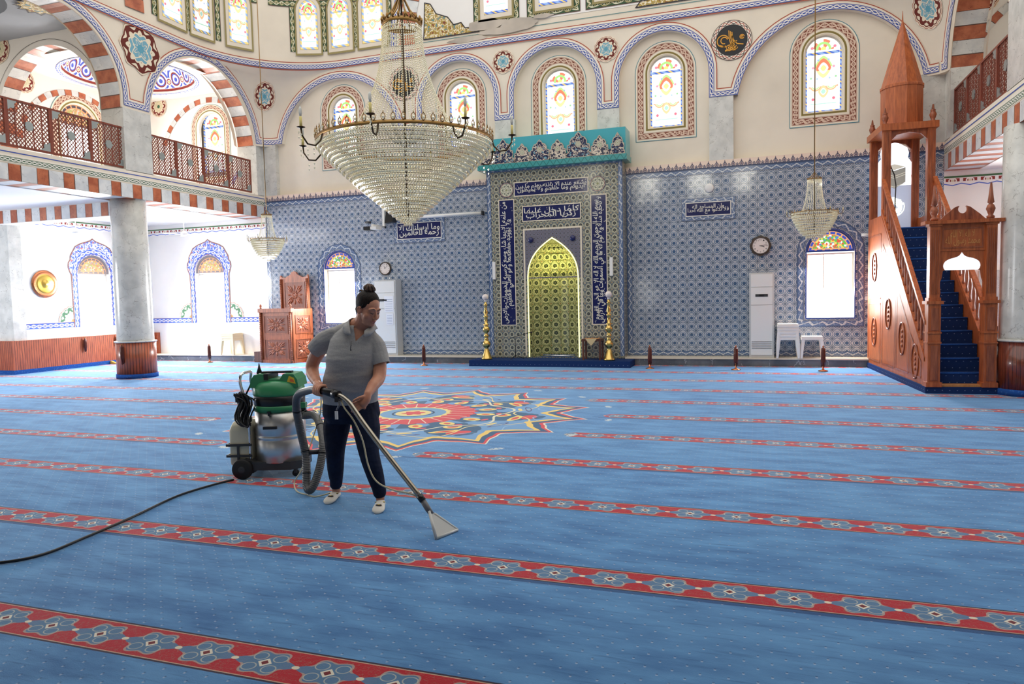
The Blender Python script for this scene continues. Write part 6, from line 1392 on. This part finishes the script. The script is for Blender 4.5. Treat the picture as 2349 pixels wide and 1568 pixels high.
# head frame
HF = Vector((.883, -.33, -.36)).normalized(); HS = HF.cross(Vector((0.08, 0, 1))).normalized(); HU = HS.cross(HF).normalized()
HB = Matrix((HS, HF, HU)).transposed(); HC = Vector((-2.81, 4.82, 1.525))
def H(s, f, u): return HC+HS*s+HF*f+HU*u
bd = MB()
ellip(bd, H(0, -.015, .035), (.077, .094, .095), SKIN, HB); ellip(bd, H(0, .022, -.018), (.069, .067, .09), SKIN, HB); ellip(bd, H(0, .028, -.055), (.063, .056, .054), SKIN, HB)
for s in (-1, 1):
    ellip(bd, H(s*.038, .046, -.037), (.033, .032, .037), SKIN, HB); ellip(bd, H(s*.029, .073, .004), (.018, .013, .012), SKIN, HB)
    chain(bd, [H(s*.012, .083, .024), H(s*.03, .081, .029), H(s*.052, .067, .022)], [.009, .01, .007]); ellip(bd, H(s*.012, .091, -.04), (.009, .01, .008), SKIN, HB)
    ellip(bd, H(s*.078, -.012, -.012), (.009, .02, .032), SKIN, HB); chain(bd, [H(s*.082, .0, .012), H(s*.089, -.018, .012), H(s*.09, -.025, -.005), H(s*.083, -.012, -.036)], [.005]*4, n=8)
chain(bd, [H(0, .083, .012), H(0, .094, -.012), H(0, .104, -.034)], [.008, .0095, .0125]); ellip(bd, H(0, .066, -.094), (.026, .024, .021), SKIN, HB); ellip(bd, H(0, .022, -.097), (.05, .052, .026), SKIN, HB)
chain(bd, [H(-.024, .076, -.067), H(-.008, .088, -.0625), H(.008, .088, -.0625), H(.024, .076, -.067)], [.004, .0065, .0065, .004], n=8); chain(bd, [H(-.018, .079, -.074), H(0, .087, -.0765), H(.018, .079, -.074)], [.005, .0075, .005], n=8)
chain(bd, [H(0, -.02, -.05), (-2.885, 4.85, 1.425), (-2.94, 4.865, 1.385), (-2.96, 4.87, 1.3)], [.066, .066, .072, .09])
BS = [((-3.04, 4.885, .79), .215, .155), ((-3.04, 4.88, .83), .218, .165), ((-3.03, 4.865, .9), .222, .175), ((-3.01, 4.855, 1.0), .214, .168), ((-2.99, 4.845, 1.08), .2, .16), ((-2.985, 4.84, 1.15), .202, .163), ((-2.975, 4.85, 1.22), .198, .148), ((-2.97, 4.862, 1.29), .188, .128), ((-2.96, 4.868, 1.34), .16, .112), ((-2.95, 4.87, 1.38), .12, .1), ((-2.94, 4.87, 1.405), .085, .08)]
loft(bd, [(c, rx-.012, ry-.012) for c, rx, ry in BS[3:]], SKIN); loft(bd, [(c, rx-.03, ry-.03) for c, rx, ry in BS[:4]], SKIN)
chain(bd, [(-3.18, 4.86, 1.31), (-3.29, 4.88, 1.22), (-3.383, 4.9, 1.1), (-3.36, 4.86, 1.015), (-3.2, 4.69, .962)], [.06, .058, .053, .05, .031])
chain(bd, [(-2.83, 4.91, 1.28), (-2.775, 4.89, 1.15), (-2.745, 4.83, 1.01), (-2.735, 4.72, .955), (-2.72, 4.61, .905)], [.056, .055, .05, .044, .029])
# right hand closed over the grip
chain(bd, [(-3.2, 4.675, .965), (-3.165, 4.635, .963), (-3.13, 4.6, .962)], [.03, .032, .028]); 
gd = Vector((.93, -.36, -.04)).normalized(); gs = Vector((-.36, -.93, 0)).normalized(); g0 = Vector((-3.105, 4.577, .928))
for i, (ln, r) in enumerate(((1., .0098), (1.03, .01), (1.0, .0096), (.9, .0086))):
    c = g0+gd*(.036-.023*i); u = Vector((0, 0, 1))
    chain(bd, [c-gs*.02+u*.036, c+gs*.018+u*.038, c+gs*.041*ln+u*.012, c+gs*.036+u*-.022*ln, c+gs*.012-u*.036], [.0125, r*1.08, r, r, r*.85], n=10)
chain(bd, [(-3.15, 4.625, .965), g0-gs*.038+gd*.02+Vector((0, 0, .012)), g0-gs*.036+gd*.045-Vector((0, 0, .015))], [.016, .013, .0095], n=10)
# left hand, palm half open, fingers curled
chain(bd, [(-2.72, 4.61, .905), (-2.722, 4.592, .87), (-2.738, 4.578, .838)], [.029, .031, .03]); ellip(bd, (-2.735, 4.582, .85), (.03, .022, .04), SKIN)
for i, (x0, z0, x1, z1, x2, z2, r) in enumerate(((-2.758, .862, -2.792, .848, -2.826, .842, .0092), (-2.762, .842, -2.8, .822, -2.834, .81, .0098), (-2.757, .823, -2.792, .801, -2.822, .786, .0095), (-2.748, .808, -2.776, .784, -2.8, .768, .0083))):
    yy = 4.572-.004*i; chain(bd, [(x0+.02, yy+.012, z0), (x0, yy, z0), (x1, yy-.016, z1), (x2, yy-.012, z2), (x2-.006, yy+.006, z2-.012)], [.012, r*1.1, r, r*.92, r*.8], n=10)
chain(bd, [(-2.725, 4.585, .888), (-2.752, 4.556, .885), (-2.78, 4.54, .872), (-2.797, 4.535, .862)], [.017, .013, .0105, .009], n=10)
LR = [(-3.14, 4.89, .74), (-3.175, 4.88, .58), (-3.18, 4.86, .41), (-3.21, 4.9, .25), (-3.235, 4.935, .1)]; LL = [(-2.94, 4.89, .74), (-2.89, 4.86, .59), (-2.84, 4.8, .42), (-2.80, 4.81, .25), (-2.765, 4.815, .1)]
for L_ in (LR, LL): chain(bd, L_+[(L_[-1][0], L_[-1][1], .06)], [.09, .08, .055, .045, .033, .033])
remesh(bd, 'body', wm, .0045, 2)
sh = MB()
loft(sh, BS, SHIRT, 48)
ellip(sh, (-3.045, 4.74, 1.13), (.08, .05, .07), SHIRT); ellip(sh, (-2.9, 4.775, 1.13), (.075, .05, .068), SHIRT)
chain(sh, [(-3.14, 4.865, 1.33), (-3.25, 4.872, 1.275), (-3.365, 4.888, 1.185)], [.066, .082, .074]); chain(sh, [(-2.87, 4.9, 1.31), (-2.805, 4.9, 1.235), (-2.748, 4.876, 1.09)], [.064, .076, .07])
chain(sh, [(-3.15, 4.87, 1.335), (-3.03, 4.89, 1.375), (-2.96, 4.89, 1.385)], [.055, .06, .06])
def slv(c):
    d = c-Vector((-2.985, 4.845, c.z)); return c.z < 1.2 and c.x > -2.84 and (c-Vector((-2.75, 4.878, 1.1))).length < .12 and (d.dot(ax)/.21)**2+(d.dot(ay)/.168)**2 > 1.
VP = [(-2.925, 1.40), (-2.893, 1.285), (-2.8, 1.40)]
def vcut(c):
    if c is None: return [((VP[1][0], 4.7, VP[1][1]), (VP[0][1]-VP[1][1], 0, -(VP[0][0]-VP[1][0]))), ((VP[1][0], 4.7, VP[1][1]), (VP[2][1]-VP[1][1], 0, -(VP[2][0]-VP[1][0])))]
    if c.y > 4.83: return False
    (x0, z0), (x1, z1), (x2, z2) = VP
    if c.z < z1 or c.z > z0: return False
    t = (c.z-z1)/(z0-z1); return x1+(x0-x1)*t < c.x < x1+(x2-x1)*t
remesh(sh, 'polo_shirt', wm, .0055, 5, 'grey short-sleeved polo shirt', cut=vcut, planes=[(lambda c: c.x < -3.22, (-3.34, 4.885, 1.208), (-.78, .1, -.62)), (slv, (-2.75, 4.878, 1.1), (.3, -.12, -.94))])
CT = [(-2.922, 4.728, 1.372), (-2.952, 4.765, 1.42), (-2.985, 4.83, 1.455), (-2.975, 4.91, 1.462), (-2.91, 4.95, 1.45), (-2.84, 4.925, 1.43), (-2.805, 4.86, 1.405), (-2.8, 4.79, 1.385), (-2.812, 4.752, 1.368)]
CB = [(-2.9, 4.7, 1.335), (-2.972, 4.722, 1.35), (-3.035, 4.82, 1.405), (-3.01, 4.95, 1.41), (-2.92, 4.99, 1.395), (-2.815, 4.955, 1.375), (-2.785, 4.87, 1.365), (-2.775, 4.775, 1.33), (-2.802, 4.716, 1.322)]
co = MB(); a_, b_ = smooth_path(CT, 3), smooth_path(CB, 3)
co.grid([a_, [(p+q)/2+((p+q)/2-Vector((-2.9, 4.86, ((p+q)/2).z))).normalized()*.004 for p, q in zip(a_, b_)], b_], SHIRT)
o = co.build('collar', wm, 'folded polo collar', T=IW); so = o.modifiers.new('s', 'SOLIDIFY'); so.thickness = .005
m = MB(); m.tube([(-2.895, 4.694, 1.29), (-2.893, 4.683, 1.26), (-2.894, 4.676, 1.22)], .0035, flat('shirt_seam', (96, 96, 98), .8), 6)

for z in (1.26, 1.225): m.ball((-2.888, 4.68, z), .005, flat('shirt_button', (110, 110, 110), .4), 8, 5)
m.build('placket', wm, 'button placket', T=IW)
for a, c in (((-3.395, 4.885, 1.165), .01), ((-2.742, 4.877, 1.085), .01)): pass
jn = MB(); loft(jn, [((-3.04, 4.885, .86), .2, .145), ((-3.04, 4.885, .78), .222, .155), ((-3.035, 4.885, .7), .228, .15), ((-3.03, 4.885, .64), .2, .12)], JEANS)
chain(jn, LR[:4]+[(-3.228, 4.93, .15), (-3.235, 4.935, .115)], [.112, .106, .076, .066, .052, .05], JEANS); chain(jn, LL[:4]+[(-2.775, 4.815, .15), (-2.768, 4.815, .11)], [.114, .108, .078, .067, .054, .052], JEANS)
remesh(jn, 'jeans', wm, .007, 3, 'slim navy blue jeans')
def sock(hx_, hy, tx, ty):
    H0, T0 = Vector((hx_, hy, 0)), Vector((tx, ty, 0)); d = (T0-H0).normalized(); s = Vector((-d.y, d.x, 0)); m = MB(); rows = []
    for t, w_, h in ((-.03, .01, .02), (-.02, .03, .045), (.02, .037, .062), (.07, .039, .06), (.12, .046, .05), (.16, .05, .042), (.19, .044, .034), (.212, .027, .024), (.22, .006, .012)):
        c = H0+d*t; rows.append([c+s*w_*math.cos(q)+Vector((0, 0, max(.003, h*.5+h*.52*math.sin(q)))) for q in [2*PI*i/20 for i in range(20)]])
    m.grid(rows, SOCK, True, True, caps=True); o = m.build('sock', wm, 'white ankle sock with yellow and black oval marks', T=IW, sub=1)
    for t, w_, r in ((.14, .0, .027), (.07, .026, .017), (.07, -.026, .017)):
        c = H0+d*t+s*w_+Vector((0, 0, (.047 if t > .1 else .05))); k = MB()
        for rr, mm, dz in ((1., DARK, 0), (.72, flat('sock_yellow', (226, 200, 60), .8), .0016), (.3, DARK, .003)):
            k.ball(c+Vector((0, 0, dz)), r*rr, mm, 14, 6, (1, .62, .2))
        k.build('printed_mark', o, 'yellow oval with dark outline', T=IW)
sock(-3.245, 4.96, -3.205, 4.77); sock(-2.765, 4.83, -2.69, 4.64)
hr = MB(); ellip(hr, H(0, -.03, .046), (.085, .1, .099), HAIR, HB, 28, 20); ellip(hr, H(0, -.06, -.02), (.066, .055, .06), HAIR, HB)
for s in (-1, 1): chain(hr, [H(s*.074, .012, .04), H(s*.079, .006, .02), H(s*.08, .002, .006)], [.007, .004, .002], HAIR, 8)
hob = hr.build('hair', wm, 'dark pulled-back hair', T=IW)
bn = MB(); bc = H(0, -.045, .15)
ellip(bn, bc, (.036, .036, .034), HAIRB, HB)
for i in range(9):
    a = 2*PI*i/9; chain(bn, [bc+HS*.02*math.cos(a)+HF*.02*math.sin(a)+HU*.028, bc+HS*.038*math.cos(a+.4)+HF*.038*math.sin(a+.4), bc+HS*.02*math.cos(a+.9)+HF*.02*math.sin(a+.9)-HU*.025], [.008, .012, .008], HAIRB, 8)
for s, f, u in ((-.05, -.1, .1), (-.04, -.115, .085), (-.06, -.105, .075), (.03, -.1, .11)): chain(bn, [H(s*.6, f*.6, u), H(s, f, u+.008), H(s*1.1, f*1.15, u-.01)], [.012, .008, .002], HAIRB, 6)
bn.build('hair_bun', hob, 'loose brown topknot', T=IW)
m = MB(); m.tube([H(0, -.042, .122)+HS*.031*math.cos(q)+HF*.031*math.sin(q) for q in [2*PI*i/16 for i in range(16)]], .009, flat('rust_hair_tie', (150, 80, 50), .8), 8, closed=True); m.build('hair_tie', hob, 'rust coloured hair tie', T=IW)
for s in (-1, 1):
    m = MB(); m.tube([H(s*.013, .0905, .026), H(s*.03, .0905, .034), H(s*.05, .076, .027)], [.0022, .0034, .0015], DARK, 6); m.build('eyebrow', wm, T=IW)
    m = MB(); m.tube([H(s*.015, .083, -.001), H(s*.029, .0865, -.006), H(s*.045, .076, .0)], [.0015, .0035, .002], DARK, 6); m.build('eyelashes', wm, T=IW)
m = MB(); m.tube([H(-.025, .077, -.068), H(-.009, .0915, -.0645), H(0, .0925, -.066), H(.009, .0915, -.0645), H(.025, .077, -.068)], [.002, .0045, .004, .0045, .002], LIP, 8); m.tube([H(-.02, .08, -.0735), H(0, .0905, -.077), H(.02, .08, -.0735)], [.003, .006, .003], LIP, 8)
m.build('lips', wm, T=IW)
